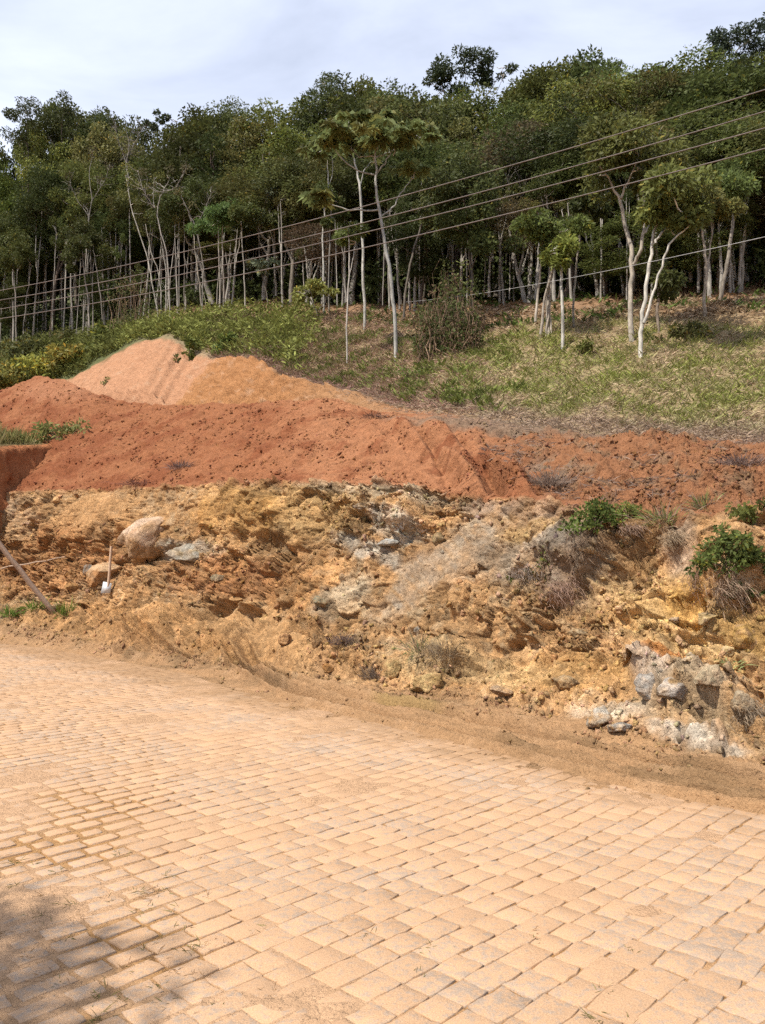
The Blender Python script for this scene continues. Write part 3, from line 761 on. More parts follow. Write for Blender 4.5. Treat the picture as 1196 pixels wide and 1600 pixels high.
boulder(366, 932, 46, 24, "flat orange-brown slab on the rubble above the wheel track", (0.40, 0.23, 0.10), -5, 5)
boulder(345, 900, 30, 18, "olive-grey flat stone in the brown rubble below the grey slab", (0.28, 0.23, 0.14), 6, 6)
boulder(112, 915, 40, 22, "ochre stone between the leaning plank and the hoe", OCH, 0, 7)
boulder(30, 952, 26, 20, "rounded tan stone at the road edge left of the leaning plank", (0.40, 0.27, 0.15), 0, 8)
boulder(90, 946, 22, 14, "cream cobble beside the foot of the leaning plank", PALE, 0, 9)
boulder(455, 998, 26, 24, "rounded brown clod at the head of the wheel-tracked mud ramp", BRN, 0, 10, .25)
boulder(500, 1000, 22, 34, "upright brown block on the right of the mud ramp", (0.26, 0.165, 0.085), 12, 11, .25)
boulder(516, 1040, 26, 22, "orange clod low on the bank above the muddy verge", (0.40, 0.20, 0.07), 0, 12)
boulder(572, 792, 26, 18, "dark brown boulder under the top edge of the bank", (0.24, 0.14, 0.06), 0, 13, .3)
boulder(680, 838, 34, 26, "olive-brown boulder at the head of the grey diagonal band", (0.28, 0.20, 0.10), -20, 14, .3)
boulder(668, 1062, 60, 40, "large pale yellow boulder at the bank's foot beside the verge", YEL, 10, 15, .35, (0.36, 0.24, 0.10))
boulder(610, 1040, 36, 46, "pale yellow block standing beside the dark dry tuft at the bank's foot", YEL, -12, 16, .35)
boulder(645, 985, 22, 18, "light grey angular stone under the grey diagonal band", GREY, 20, 17, .25)
boulder(505, 936, 40, 18, "grey-green ledge stone in the middle of the bank", (0.30, 0.27, 0.18), -28, 18, .35)
boulder(790, 1078, 44, 20, "pale flat stone at the foot of the bank above the ruts", PALE, -8, 19, .3)
boulder(890, 1060, 46, 28, "tan block with a smooth face low in the bank", (0.36, 0.25, 0.14), 0, 20, .35)
boulder(1020, 1062, 50, 62, "white and grey crumbling rock in the lower right of the bank", WHT, 28, 21, .4, (0.36, 0.33, 0.29), depth=.6)
boulder(1062, 1072, 66, 48, "grey rock with rusty streaks next to the white crumbling rock", (0.38, 0.33, 0.28), -16, 22, .4, (0.30, 0.19, 0.09))
boulder(1120, 1062, 58, 40, "buff rounded boulder right of the rust-streaked rock", (0.42, 0.33, 0.21), 6, 23, .35)
boulder(1160, 1092, 50, 48, "buff grey boulder above the dry root tuft", (0.38, 0.30, 0.20), -8, 24, .35)
boulder(945, 1115, 56, 34, "grey-white rubble block at the bank's foot left of the clay streak", (0.42, 0.37, 0.30), 12, 25, .35, (0.33, 0.2, 0.09))
boulder(970, 1135, 48, 20, "low grey slab touching the mud in front of the rubble block", (0.36, 0.32, 0.27), 6, 26, .35)
boulder(1110, 962, 40, 24, "yellow clod in the loose fall under the large shrub", YEL, 15, 27)
boulder(1130, 1012, 34, 28, "bright cream stone in the yellow rock fall", (0.54, 0.40, 0.20), 0, 28)
boulder(1165, 985, 60, 46, "deep yellow block at the edge of the rock fall", (0.46, 0.28, 0.09), -10, 29, .4)
boulder(1045, 968, 26, 16, "cream chip on the yellow earth under the smooth hollow", PALE, 10, 30)
boulder(905, 985, 40, 22, "flat buff stone jutting from the bank below the hanging roots", (0.40, 0.29, 0.17), 5, 31, .35)
boulder(930, 858, 34, 16, "tan stone wedged under the turf edge beside the overhanging shrub", (0.40, 0.28, 0.16), 0, 32)
boulder(610, 845, 44, 16, "pale blue-grey flat stone in the white patch of the bank", (0.40, 0.39, 0.36), 4, 33, .4)
boulder(640, 815, 30, 26, "white crumbling stone in the middle of the pale patch", WHT, 30, 34, .35)
boulder(75, 865, 34, 20, "orange stone on the loose slope above the leaning plank", OCH, -10, 35)
boulder(120, 768, 24, 14, "buff stone on the bank's top edge left of the pink boulder", (0.42, 0.27, 0.15), 0, 36)

# ------------------------------------------------------------------ vegetation helpers
def nrm(v): return v / (np.linalg.norm(v, axis=-1, keepdims=True) + 1e-9)
def tube(path, rad, n=6, cap=True):
    """tapered tube along a polyline; path (k,3), rad (k,)"""
    path = np.asarray(path, float); rad = np.asarray(rad, float)
    d = nrm(np.gradient(path, axis=0))
    ref = np.array([0.31, 0.95, 0.05]); ref = np.where(np.abs(d @ ref)[:, None] > 0.95, np.array([1.0, 0, 0]), ref)
    a = nrm(np.cross(d, ref)); b = np.cross(d, a)
    th = np.linspace(0, 2 * math.pi, n, endpoint=False)
    V = path[:, None] + rad[:, None, None] * (np.cos(th)[None, :, None] * a[:, None] + np.sin(th)[None, :, None] * b[:, None])
    k = len(path)
    i = np.arange(k - 1)[:, None] * n; j = np.arange(n)[None]; j2 = (j + 1) % n
    F = np.stack([i + j, i + j2, i + n + j2, i + n + j], -1).reshape(-1, 4)
    return V.reshape(-1, 3), F
class Wood:
    def __init__(s): s.V = []; s.F = []; s.C = []; s.o = 0
    def add(s, path, r0, r1, col, n=6, wob=0.0, r=rng):
        path = np.asarray(path, float)
        if len(path) < 3 or wob:
            t = np.linspace(0, 1, max(5, len(path) * 2 + 1))
            q = np.linspace(0, 1, len(path)); path = np.stack([np.interp(t, q, path[:, i]) for i in range(3)], 1)
            if wob: path[1:-1] += r.normal(0, wob, (len(path) - 2, 3))
        rad = np.linspace(r0, r1, len(path))
        V, F = tube(path, rad, n)
        s.V.append(V); s.F.append(F + s.o); s.o += len(V)
        s.C.append(np.tile(np.array(col) * r.uniform(.85, 1.15), (len(V), 1)))
        return path
    def mesh(s, name): return arr_mesh(name, np.concatenate(s.V), np.concatenate(s.F), np.concatenate(s.C), True)
class Leaves:
    def __init__(s): s.V = []; s.C = []; s.n = 0
    def add(s, c, ax, L, W, col, r=rng, droop=0.0, roll=None):
        n = len(c); ax = nrm(ax)
        rnd = r.normal(size=(n, 3)) if roll is None else roll + 0.5 * r.normal(size=(n, 3))
        b = nrm(np.cross(ax, rnd))
        L = np.broadcast_to(L, n)[:, None]; W = np.broadcast_to(W, n)[:, None]
        tip = c + ax * L; tip[:, 2] -= (droop * L)[:, 0]
        mid = c + ax * L * 0.45
        Q = np.stack([c, mid + b * W / 2, tip, mid - b * W / 2], 1)
        s.V.append(Q.reshape(-1, 3)); s.C.append(np.repeat(col, 4, 0)); s.n += n
    def clump(s, cen, R, n, L, col, r=rng, flat=0.7, var=0.3, up=0.25, asp=0.5, yellow=0.0, droop=0.15):
        d = nrm(r.normal(size=(n, 3))); rad = r.uniform(0.15, 1, n)**0.55
        p = cen + d * rad[:, None] * np.array([R, R, R * flat])
        ax = d * 0.7 + r.normal(size=(n, 3)) * 0.7 + np.array([0, 0, up - 0.2])
        c = np.array(col) * r.uniform(1 - var, 1 + var, (n, 1))
        y = r.uniform(size=(n, 1)) < yellow
        c = np.where(y, c * np.array([1.9, 1.45, 0.9]), c)
        s.add(p, ax, L * r.uniform(.7, 1.35, n), L * asp * r.uniform(.7, 1.3, n), c, r, droop, roll=np.array([0, 0, 1.0]) * 0 + nrm(np.cross(ax, np.array([0.3, 0.2, 1.0]))))
    def mesh(s, name):
        V = np.concatenate(s.V); F = np.arange(len(V)).reshape(-1, 4)
        return arr_mesh(name, V, F, np.clip(np.concatenate(s.C), 0.004, 0.9))
def root(name, loc, label, cat, group=None):
    o = obj(name, None, label=label, cat=cat, group=group)
    o.location = loc; o.empty_display_size = 0.3
    return o

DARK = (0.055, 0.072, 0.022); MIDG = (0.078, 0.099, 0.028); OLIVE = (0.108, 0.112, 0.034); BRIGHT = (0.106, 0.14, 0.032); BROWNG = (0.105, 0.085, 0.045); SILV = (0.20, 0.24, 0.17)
BK_PALE = (0.29, 0.265, 0.225); BK_GREY = (0.18, 0.155, 0.125); BK_BRN = (0.12, 0.09, 0.07); BK_WHT = (0.44, 0.43, 0.39)

# ---- generic forest trees: kinds built once, then set out one by one
def proto(seed, H, cb, R, nc, leaf, col, bark, dens=230, fork=2, crad=(.55, 1.0), flat=.65, lean=0.06, yellow=0.03):
    r = np.random.default_rng(seed); w = Wood(); lv = Leaves()
    top = H * 0.82; k = 9; zz = np.linspace(-0.4, top, k)
    dr = r.normal(0, lean, 2)
    path = np.stack([dr[0] * zz + np.cumsum(r.normal(0, .09, k)) * 0.6, dr[1] * zz + np.cumsum(r.normal(0, .09, k)) * 0.6, zz], 1)
    path[:, :2] -= path[0, :2]
    w.add(path, 0.15, 0.045, bark, 7, r=r)
    stems = [path]
    for f in range(fork):
        i = int(r.integers(3, 6)); d = r.normal(size=2); d /= np.linalg.norm(d)
        m = 5; tz = np.linspace(0, 1, m)
        sp = path[i] + np.stack([d[0] * R * .55 * tz**.7, d[1] * R * .55 * tz**.7, (top * r.uniform(.85, 1.05) - path[i, 2]) * tz], 1)
        w.add(sp, 0.085, 0.03, bark, 6, 0.05, r); stems.append(sp)
    allp = np.concatenate([s[2:] for s in stems])
    for c in range(nc):
        d = nrm(r.normal(size=3)); q = r.uniform(.35, 1)**.6
        cen = np.array([d[0] * R * q, d[1] * R * q, (cb + H) / 2 + d[2] * (H - cb) / 2 * q])
        j = np.argmin(np.linalg.norm(allp - cen, axis=1) + np.maximum(allp[:, 2] - cen[2] + .3, 0) * 3)
        a = allp[j]; m_ = (a + cen) / 2 + np.array([0, 0, -.15]) + r.normal(0, .12, 3)
        w.add(np.stack([a, m_, cen]), 0.032, 0.010, bark, 4, 0.03, r)
        cr_ = r.uniform(*crad)
        lv.clump(cen, cr_, int(dens * cr_ * r.uniform(.7, 1.2)), leaf, np.array(col) * r.uniform(.78, 1.22), r, flat, yellow=yellow)
    return w.mesh("trunk"), lv.mesh("crown"), H, R
PROT = [
    proto(1, 10, 5.0, 2.3, 40, 0.178, DARK, BK_GREY, 455), proto(2, 10, 5.4, 2.1, 36, 0.148, MIDG, BK_PALE, 577),
    proto(3, 10, 4.9, 2.6, 44, 0.192, MIDG, BK_GREY, 420, 3), proto(4, 10, 5.4, 2.4, 34, 0.163, OLIVE, BK_PALE, 490, 3),
    proto(5, 10, 5.2, 2.0, 36, 0.133, DARK, BK_BRN, 700, 2), proto(6, 10, 2.2, 2.5, 52, 0.185, DARK, BK_BRN, 420, 2),
    proto(7, 10, 2.0, 2.3, 50, 0.163, MIDG, BK_GREY, 507, 2), proto(8, 10, 5.4, 2.3, 30, 0.155, BROWNG, BK_PALE, 297, 3),
    proto(9, 10, 6.2, 1.5, 14, 0.163, MIDG, (0.36, 0.33, 0.285), 420, 1, (.4, .7)), proto(10, 10, 6.8, 1.2, 11, 0.148, OLIVE, (0.36, 0.33, 0.285), 420, 1, (.4, .65)),
    proto(11, 10, 4.6, 2.4, 42, 0.170, BRIGHT, BK_GREY, 472, 2, yellow=.06),
]
r9 = np.random.default_rng(9)
def plant_tree(k, X, Y, ytop, wid, label, group, name="forest_tree", zb=None, thick=1.0, cat="tree"):
    me_t, me_c, H, R = PROT[k]
    z = ground_at(X, Y) if zb is None else zb
    ry = (800 - ytop) / FPX
    ztop = (SP + ry * CP) / (CP - ry * SP) * Y + CAMZ
    h = max(ztop - z, 2.5); s = h / H; sx = wid / (2 * R)
    o = root(name, (X, Y, z), label, cat, group)
    o.rotation_euler = (0, 0, r9.uniform(0, 6.28)); o.scale = (sx, sx, s)
    obj("trunk", me_t, M_BARK, o); obj("crown", me_c, M_LEAF, o)
    return o
SKX = [-170, -60, 0, 20, 60, 100, 150, 180, 230, 260, 300, 350, 400, 450, 475, 510, 550, 600, 650, 700, 760, 800, 850, 900, 930, 970, 1000, 1050, 1100, 1196, 1370]
SKY = [235, 240, 240, 200, 172, 178, 192, 222, 222, 204, 196, 184, 196, 200, 178, 150, 158, 160, 150, 160, 196, 168, 146, 122, 112, 124, 132, 126, 122, 112, 105]
skyl = lambda x: float(hermite(SKX, SKY, np.array(x)))
LDf = lambda x: float(hermite(XC, [58, 53, 50, 44, 38.5, 34, 30.5, 28, 26.3, 25, 24], np.array(x)))
LMK = [(30, "the thin grey pair at the far left"), (140, "the twin grey trunks behind the shrubs"), (257, "the splayed white clump"), (350, "the vine-hung bundle of trunks"), (421, "the silver-leaved tree"),
       (507, "the slim umbrella tree"), (570, "the straight umbrella tree"), (619, "the leaning umbrella tree"), (735, "the brown vine tangle"), (856, "the tight cluster of pale stems"),
       (988, "the tall forked tree"), (1101, "the crooked knobbly tree"), (1158, "the stout forked trunk")]
def near_mark(x): return min(LMK, key=lambda m: abs(x - m[0]))[1]
ORD = ["first", "second", "third", "fourth", "fifth", "sixth"]
def side_label(xs, kind):
    """for each picture position: a label that names the landmark next to it and the order of the trees beside it"""
    keys = []
    for x in xs:
        i = int(np.argmin([abs(x - m[0]) for m in LMK])); keys.append((i, x < LMK[i][0]))
    out = []
    for x, k in zip(xs, keys):
        same = sorted([q for q, kk in zip(xs, keys) if kk == k], key=lambda q: abs(q - LMK[k[0]][0]))
        out.append("%s %s %s of %s" % (ORD[same.index(x)] if len(same) > 1 else "lone", kind.rstrip(","), "left" if k[1] else "right", LMK[k[0]][1]))
    return out
rowspec = [  # depth behind the forest edge, spacing px, top offset lo/hi, width m, kinds, label, group
    (1.5, 150, 130, 220, (2.6, 3.8), (6, 5, 7, 9), "half-height edge tree,", "half-height trees at the forest edge"),
    (3.0, 56, 45, 120, (4.0, 5.4), (0, 1, 2, 3, 4, 4, 7), "big front-rank tree,", "trees of the front rank"),
    (7.0, 52, 5, 50, (4.8, 6.2), (0, 2, 3, 5, 6, 10), "tall second-rank tree,", "trees of the second rank"),
    (11.0, 52, -24, 4, (5.4, 7.0), (2, 5, 6, 10), "skyline crown,", "trees of the skyline"),
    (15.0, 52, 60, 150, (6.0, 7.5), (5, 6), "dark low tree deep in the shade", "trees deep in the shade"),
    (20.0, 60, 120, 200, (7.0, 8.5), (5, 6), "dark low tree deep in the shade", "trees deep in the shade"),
]
for dd, sp, o0, o1, wd, kinds, lab, grp in rowspec:
    x = -165 + r9.uniform(0, 30); xs = []
    while x < 1365:
        xs.append(x); x += sp * r9.uniform(.8, 1.2)
    labs = side_label(xs, lab) if lab.endswith(",") else [lab + ' behind ' + near_mark(x) for x in xs]
    for x, lb in zip(xs, labs):
        D = LDf(x) + dd + r9.uniform(-1.2, 1.2)
        X = (x - 598) / FPX * D * 0.985
        plant_tree(int(r9.choice(kinds)), X, D, skyl(x) + r9.uniform(o0, o1), r9.uniform(*wd), lb, grp)
# thin pole-like young trees that crowd the shade between the big ones
for q in range(165):
    x = r9.uniform(-120, 1320); D = LDf(x) + 7 * r9.uniform()**1.6
    X = (x - 598) / FPX * D * 0.985
    o = plant_tree(8 if r9.uniform() < .5 else 9, X, D, skyl(x) + r9.uniform(80, 190), r9.uniform(1.2, 2.2),
                   "thin young tree in the dark nearest to " + near_mark(x), "thin young trees in the shade", "young_tree")
    o.scale[0] = o.scale[1] = r9.uniform(.2, .62)
# leafy undergrowth in the shade
lvu = Leaves()
for q in range(900):
    x = r9.uniform(-140, 1340); D = LDf(x) + r9.uniform(2.0, 16)
    X = (x - 598) / FPX * D * 0.985; R = r9.uniform(.4, 1.1)
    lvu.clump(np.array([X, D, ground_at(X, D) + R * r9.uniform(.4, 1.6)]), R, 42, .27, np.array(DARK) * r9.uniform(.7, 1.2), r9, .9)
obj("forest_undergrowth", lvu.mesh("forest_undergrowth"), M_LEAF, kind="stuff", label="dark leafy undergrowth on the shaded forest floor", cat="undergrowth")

# ---- the trees of the edge that can be told apart: stems and boughs surveyed one by one
def edge_tree(name, label, stems, clumps, bark=BK_PALE, col=MIDG, D=None, leaf=.155, dens=420, cat="tree", big=False, flat=.65, thick=1.0, seed=0, twigs=0, yellow=.04, base=None, group=None, asp=.5):
    """stems: [[(x, y, radius_cm), ...], ...] the first starts at the foot; clumps: [(x, y, radius_m), ...]"""
    r = np.random.default_rng(5000 + seed)
    bx, by = base or stems[0][0][:2]
    if D is None:
        p, _, _ = hit(bx, by)
    else:
        p = at(bx, by, D); p[2] = ground_at(p[0], p[1])
    D0 = p[1]
    o = root(name, p, label, cat, group)
    w = Wood(); lv = Leaves(); pts = []
    for si, st in enumerate(stems):
        a = np.array([at(q[0], q[1], D0) for q in st]); rad = np.array([q[2] for q in st]) / 100 * thick * 0.64
        if si == 0 or (abs(st[0][1] - by) < 12 and st[0][2] >= 4): a[0, 2] = min(a[0, 2], p[2]) - 0.35
        off = np.cumsum(r.normal(0, .16, len(a))); off -= off[0]
        if si > 0: off += 0
        a[:, 1] += off * (1 if si else .5)
        t = np.linspace(0, 1, len(a) * 3); q = np.linspace(0, 1, len(a))
        path = np.stack([np.interp(t, q, a[:, i]) for i in range(3)], 1)
        path[1:-1] = (path[:-2] + path[1:-1] * 2 + path[2:]) / 4
        path[1:-1] += r.normal(0, .018, (len(path) - 2, 3))
        V, F = tube(path - p, np.interp(t, q, rad), 8)
        cc = np.tile(np.array(bark) * .82, (len(V), 1)) * (0.85 + 0.3 * np.repeat(r.uniform(size=len(path)), 8))[:, None]
        w.V.append(V); w.F.append(F + w.o); w.o += len(V); w.C.append(cc)
        pts.append(path)
    allp = np.concatenate(pts)
    for (x, y, R) in clumps:
        c = at(x, y, D0 + r.normal(0, R * .7))
        j = np.argmin(np.linalg.norm(allp - c, axis=1) + np.maximum(allp[:, 2] - c[2], 0) * 2)
        w.add(np.stack([allp[j], (allp[j] + c) / 2 + r.normal(0, .1, 3), c]) - p, 0.028, 0.010, bark, 5, .03, r)
        n = int(dens * R * R * 2.2 * (0.7 + .6 * r.uniform()))
        if big:   # large lobed leaves held in whorls, each of several drooping fingers
            for _ in range(max(5, int(n / 30))):
                d = nrm(r.normal(size=3)); d[2] = abs(d[2]) * .6
                h = c + d * R * np.array([1.25, 1.25, .55]) * r.uniform(.2, 1)
                m = 8; th = np.linspace(0, 6.28, m, endpoint=False) + r.uniform(0, 6)
                ax = np.stack([np.cos(th), np.sin(th), np.full(m, -0.3) + r.normal(0, .15, m)], 1)
                colr = np.array(col) * r.uniform(.6, 1.35) * (np.array([1.2, .97, .8]) if r.uniform() < .25 else 1)
                lv.add(np.tile(h - p, (m, 1)), ax, leaf * r.uniform(.8, 1.2, m), leaf * .48, np.tile(colr, (m, 1)), r, .25)
        else:
            sub = max(1, int(R * 3))
            for _ in range(sub):
                cc_ = c - p + r.normal(0, R * .4, 3) * np.array([1, 1, flat])
                lv.clump(cc_, R * .62, n // sub + 1, leaf, np.array(col) * r.uniform(.8, 1.2), r, flat, yellow=yellow, asp=asp)
    for _ in range(twigs):
        a = allp[r.integers(len(allp) // 2, len(allp))]; d = r.normal(size=3); d[2] = abs(d[2])
        q = [a - p]
        for _ in range(4): q.append(q[-1] + nrm(d) * r.uniform(.15, .35)); d = d + r.normal(0, .5, 3)
        w.add(q, .014, .004, np.array(bark) * .8, 4, 0, r)
    obj("trunk", w.mesh("trunk"), M_BARK, o)
    if lv.n: obj("crown", lv.mesh("crown"), M_LEAF if not big else M_HERB, o)
    return o
CEC = (0.115, 0.15, 0.055)
edge_tree("umbrella_tree", "tall umbrella tree with leaning white trunk and candelabra arms at the grass edge",
    [[(619, 563, 11), (617, 476, 10), (605, 402, 9), (595, 341, 8), (588, 292, 7), (586, 242, 5), (590, 212, 3)],
     [(586, 273, 5), (564, 269, 4), (533, 248, 3), (520, 232, 2)], [(587, 273, 5), (605, 256, 4), (616, 234, 3), (630, 221, 2)], [(586, 245, 4), (561, 244, 3), (548, 232, 2)],
     [(586, 247, 4), (608, 238, 3), (628, 222, 2), (648, 208, 2)],
     [(591, 328, 5), (555, 328, 4), (544, 326, 3.5), (514, 314, 2.5), (500, 306, 2)], [(597, 337, 5), (616, 322, 4), (632, 295, 3), (649, 268, 2)]],
    [(536, 209, .75), (512, 229, .7), (558, 225, .7), (594, 212, .8), (632, 209, .75), (655, 205, .55), (605, 194, .7), (575, 196, .7), (498, 306, .62), (502, 318, .5), (648, 262, .5), (636, 266, .4), (660, 268, .35), (545, 190, .5), (488, 240, .45), (668, 212, .4), (620, 228, .45), (575, 222, .45)],
    BK_WHT, CEC, leaf=.34, big=True, seed=1)
edge_tree("umbrella_tree", "straight white-trunked umbrella tree left of the leaning one, sharing its canopy",
    [[(570, 515, 10), (569, 435, 9.5), (566, 352, 8.5), (564, 297, 8), (558, 264, 6), (553, 243, 4), (545, 222, 2.5)], [(563, 290, 4), (571, 262, 3), (582, 250, 2.5)]],
    [(543, 212, .7), (526, 222, .6), (556, 198, .6), (583, 243, .4), (530, 198, .6)], (0.54, 0.52, 0.46), CEC, leaf=.34, big=True, seed=2)
edge_tree("umbrella_tree", "slim white umbrella tree with hanging tuft halfway up, left of the straight one",
    [[(507, 494, 8), (505, 402, 7), (505, 347, 6.5), (509, 317, 5), (514, 289, 4), (512, 250, 3), (508, 232, 2)], [(509, 300, 3), (522, 270, 2), (518, 244, 2)]],
    [(503, 228, .55), (516, 236, .5), (497, 242, .45), (494, 300, .45), (508, 310, .4)], (0.56, 0.54, 0.48), CEC, leaf=.34, big=True, seed=3)
edge_tree("slender_tree", "slender pale tree close against the slim umbrella tree's right side",
    [[(514, 494, 6), (515, 407, 5.5), (517, 352, 4), (520, 300, 3)]], [(522, 335, .6), (518, 300, .7), (528, 315, .6), (512, 345, .5)], BK_PALE, MIDG, seed=4)
edge_tree("slender_tree", "thin white sapling trunk rooted lowest on the slope, left of the leaning umbrella tree",
    [[(543, 573, 5), (544, 449, 4.5), (546, 396, 4), (545, 360, 2)], [(545, 440, 3), (552, 400, 2.5), (556, 372, 2)]], [(545, 365, .6), (553, 352, .6), (535, 372, .5)], (0.52, 0.48, 0.42), MIDG, seed=5)
edge_tree("leaning_tree", "brown-grey tree leaning right behind the leaning umbrella tree",
    [[(630, 501, 9), (634, 454, 8.5), (643, 402, 8), (660, 347, 7), (667, 325, 5), (680, 290, 3)]], [(672, 330, .8), (690, 318, .9), (705, 300, 1.0), (685, 290, .9), (665, 306, .7), (700, 340, .8)], BK_GREY, MIDG, seed=6)
edge_tree("small_tree", "low yellow-green tree with a flat spreading crown beside the slim umbrella tree",
    [[(505, 500, 5), (492, 478, 4), (478, 462, 2)], [(498, 486, 3), (510, 466, 2), (520, 455, 1.5)], [(490, 476, 2.5), (486, 458, 1.5)]],
    [(462, 457, .5), (476, 452, .6), (490, 450, .6), (505, 455, .5), (520, 460, .45), (470, 465, .4)], BK_GREY, (0.14, 0.17, 0.05), flat=.4, leaf=.17, seed=7)
edge_tree("forked_tree", "tall pale forked tree with roots flaring on the dry grass at the right",
    [[(988, 534, 14), (987, 500, 11), (987, 466, 10.5), (990, 414, 10), (989, 386, 9), (978, 344, 8), (971, 310, 7), (954, 278, 4), (938, 258, 2)],
     [(990, 414, 8), (999, 397, 7.5), (1003, 365, 6), (1008, 310, 5), (1011, 268, 3)], [(971, 310, 5), (980, 285, 4), (990, 257, 2.5), (994, 236, 2)], [(1002, 372, 4), (1018, 350, 3), (1030, 320, 2)]],
    [(945, 255, .9), (965, 240, 1.0), (990, 230, 1.0), (1012, 245, 1.0), (935, 275, .7), (1025, 285, .7), (1000, 262, .7), (975, 215, .9), (1035, 260, .8)], (0.50, 0.44, 0.36), (0.085, 0.108, 0.03), seed=8, yellow=.04)
edge_tree("leaning_tree", "bright white leaning trunk that forks low, rooted in front of the forked tree",
    [[(999, 559, 9), (1003, 525, 8), (1008, 490, 7.5), (1018, 421, 7), (1025, 372, 6), (1032, 337, 4), (1036, 305, 2)], [(1025, 380, 5), (1037, 360, 4.5), (1051, 341, 3), (1070, 322, 2)],
     [(1006, 505, 6), (1016, 470, 5), (1024, 445, 4.5), (1037, 400, 4), (1052, 375, 3.5), (1072, 360, 2.5)]],
    [(1035, 300, .7), (1050, 320, .8), (1068, 315, .8), (1080, 335, .7), (1062, 345, .6), (1045, 290, .8), (1085, 310, .7), (1030, 325, .5)], (0.62, 0.58, 0.50), (0.09, 0.115, 0.032), seed=9, leaf=.17)
edge_tree("slender_tree", "straight white post-like tree with a leafy tuft at its top, right of the trunk cluster",
    [[(878, 548, 8), (879, 476, 7), (879, 430, 6.5), (879, 403, 5), (876, 380, 3)]], [(870, 388, .6), (882, 382, .6), (860, 398, .5), (890, 396, .45), (876, 404, .45)], (0.52, 0.49, 0.43), BRIGHT, seed=10)
edge_tree("trunk_cluster", "tight cluster of pale crooked stems under a small leafy crown on the bare slope",
    [[(856, 526, 9), (855, 470, 7), (863, 407, 5), (866, 380, 3)], [(837, 503, 7), (841, 465, 6), (846, 421, 5.5), (845, 393, 5), (852, 365, 3)], [(843, 516, 8), (850, 470, 6), (862, 412, 5), (858, 385, 3)],
     [(862, 520, 5), (860, 470, 5), (868, 405, 4)], [(873, 465, 5), (874, 440, 4.5), (878, 410, 4)], [(850, 520, 6), (858, 480, 6), (861, 430, 5)]],
    [(840, 350, .7), (855, 345, .8), (872, 350, .7), (830, 362, .6), (888, 358, .6), (848, 372, .6), (865, 374, .6), (855, 388, .4)], (0.45, 0.39, 0.32), (0.085, 0.13, 0.036), seed=11)
edge_tree("crooked_tree", "crooked knobbly tree with a kinked trunk near the right edge",
    [[(1101, 497, 9), (1100, 470, 7), (1103, 435, 6.5), (1100, 400, 6), (1095, 358, 4), (1092, 335, 2)], [(1104, 440, 4.5), (1109, 403, 4), (1117, 341, 3), (1120, 315, 2)]],
    [(1095, 330, .8), (1118, 310, .8), (1105, 318, .7), (1082, 340, .6), (1128, 330, .6)], (0.44, 0.37, 0.29), OLIVE, seed=12)
edge_tree("leaning_tree", "dark tree leaning right just left of the stout forked trunk",
    [[(1121, 472, 11), (1128, 440, 10), (1135, 407, 9), (1149, 320, 7), (1154, 290, 4)]], [(1150, 285, .9), (1165, 270, .9), (1140, 295, .8), (1158, 255, .9)], (0.30, 0.26, 0.21), MIDG, seed=13)
edge_tree("stout_tree", "stout mottled trunk that forks wide at the right edge of the picture",
    [[(1156, 462, 17), (1158, 420, 14), (1161, 379, 13), (1168, 306, 11), (1161, 254, 7), (1160, 225, 4)], [(1168, 310, 9), (1180, 275, 7), (1196, 238, 6), (1208, 205, 3)]],
    [(1160, 215, 1.0), (1140, 225, .9), (1185, 205, 1.0), (1210, 195, 1.1), (1165, 190, 1.0), (1225, 215, 1.0), (1130, 245, .7)], (0.36, 0.32, 0.26), MIDG, seed=14)
edge_tree("slender_tree", "thin grey tree right of the white post-like tree, in half shade",
    [[(896, 512, 6), (898, 470, 5.5), (900, 435, 5), (909, 362, 4), (912, 320, 2)]], [(912, 315, .7), (900, 325, .6), (922, 328, .6)], (0.36, 0.32, 0.26), DARK, seed=15)
edge_tree("dark_tree", "dark-barked tree in the shade between the cluster and the forked tree",
    [[(938, 458, 10), (938, 420, 9), (940, 390, 8.5), (933, 320, 7), (928, 280, 4)]], [(925, 275, 1.0), (940, 265, 1.0), (912, 290, .9), (950, 290, .8)], (0.24, 0.20, 0.16), DARK, seed=16)
edge_tree("broken_trunk", "short bare trunk with drooping leaves right of the white leaning trunk",
    [[(1029, 520, 7), (1030, 480, 6), (1031, 455, 5), (1030, 430, 3)]], [(1035, 440, .5), (1045, 455, .5), (1028, 425, .5), (1050, 435, .5)], (0.28, 0.22, 0.17), DARK, seed=17)
edge_tree("splayed_tree", "clump of four white stems splaying from one root at the weedy forest edge",
    [[(252, 500, 8), (243, 466, 7), (235, 421, 6.5), (226, 385, 6), (206, 329, 5), (200, 290, 3), (196, 255, 2)], [(253, 500, 6), (250, 458, 5), (247, 421, 4.5), (235, 395, 4), (228, 350, 3)],
     [(258, 498, 7), (259, 470, 6), (259, 429, 6), (254, 388, 5), (246, 345, 4), (239, 315, 3), (243, 280, 2)], [(262, 500, 6), (266, 465, 5), (270, 436, 5), (278, 374, 4), (277, 340, 2)]],
    [(195, 300, .8), (215, 310, .7), (240, 300, .8), (258, 325, .7), (280, 345, .7), (225, 335, .6), (205, 275, .8), (245, 275, .8)], (0.55, 0.51, 0.44), OLIVE, seed=18, leaf=.16, dens=170, twigs=20)
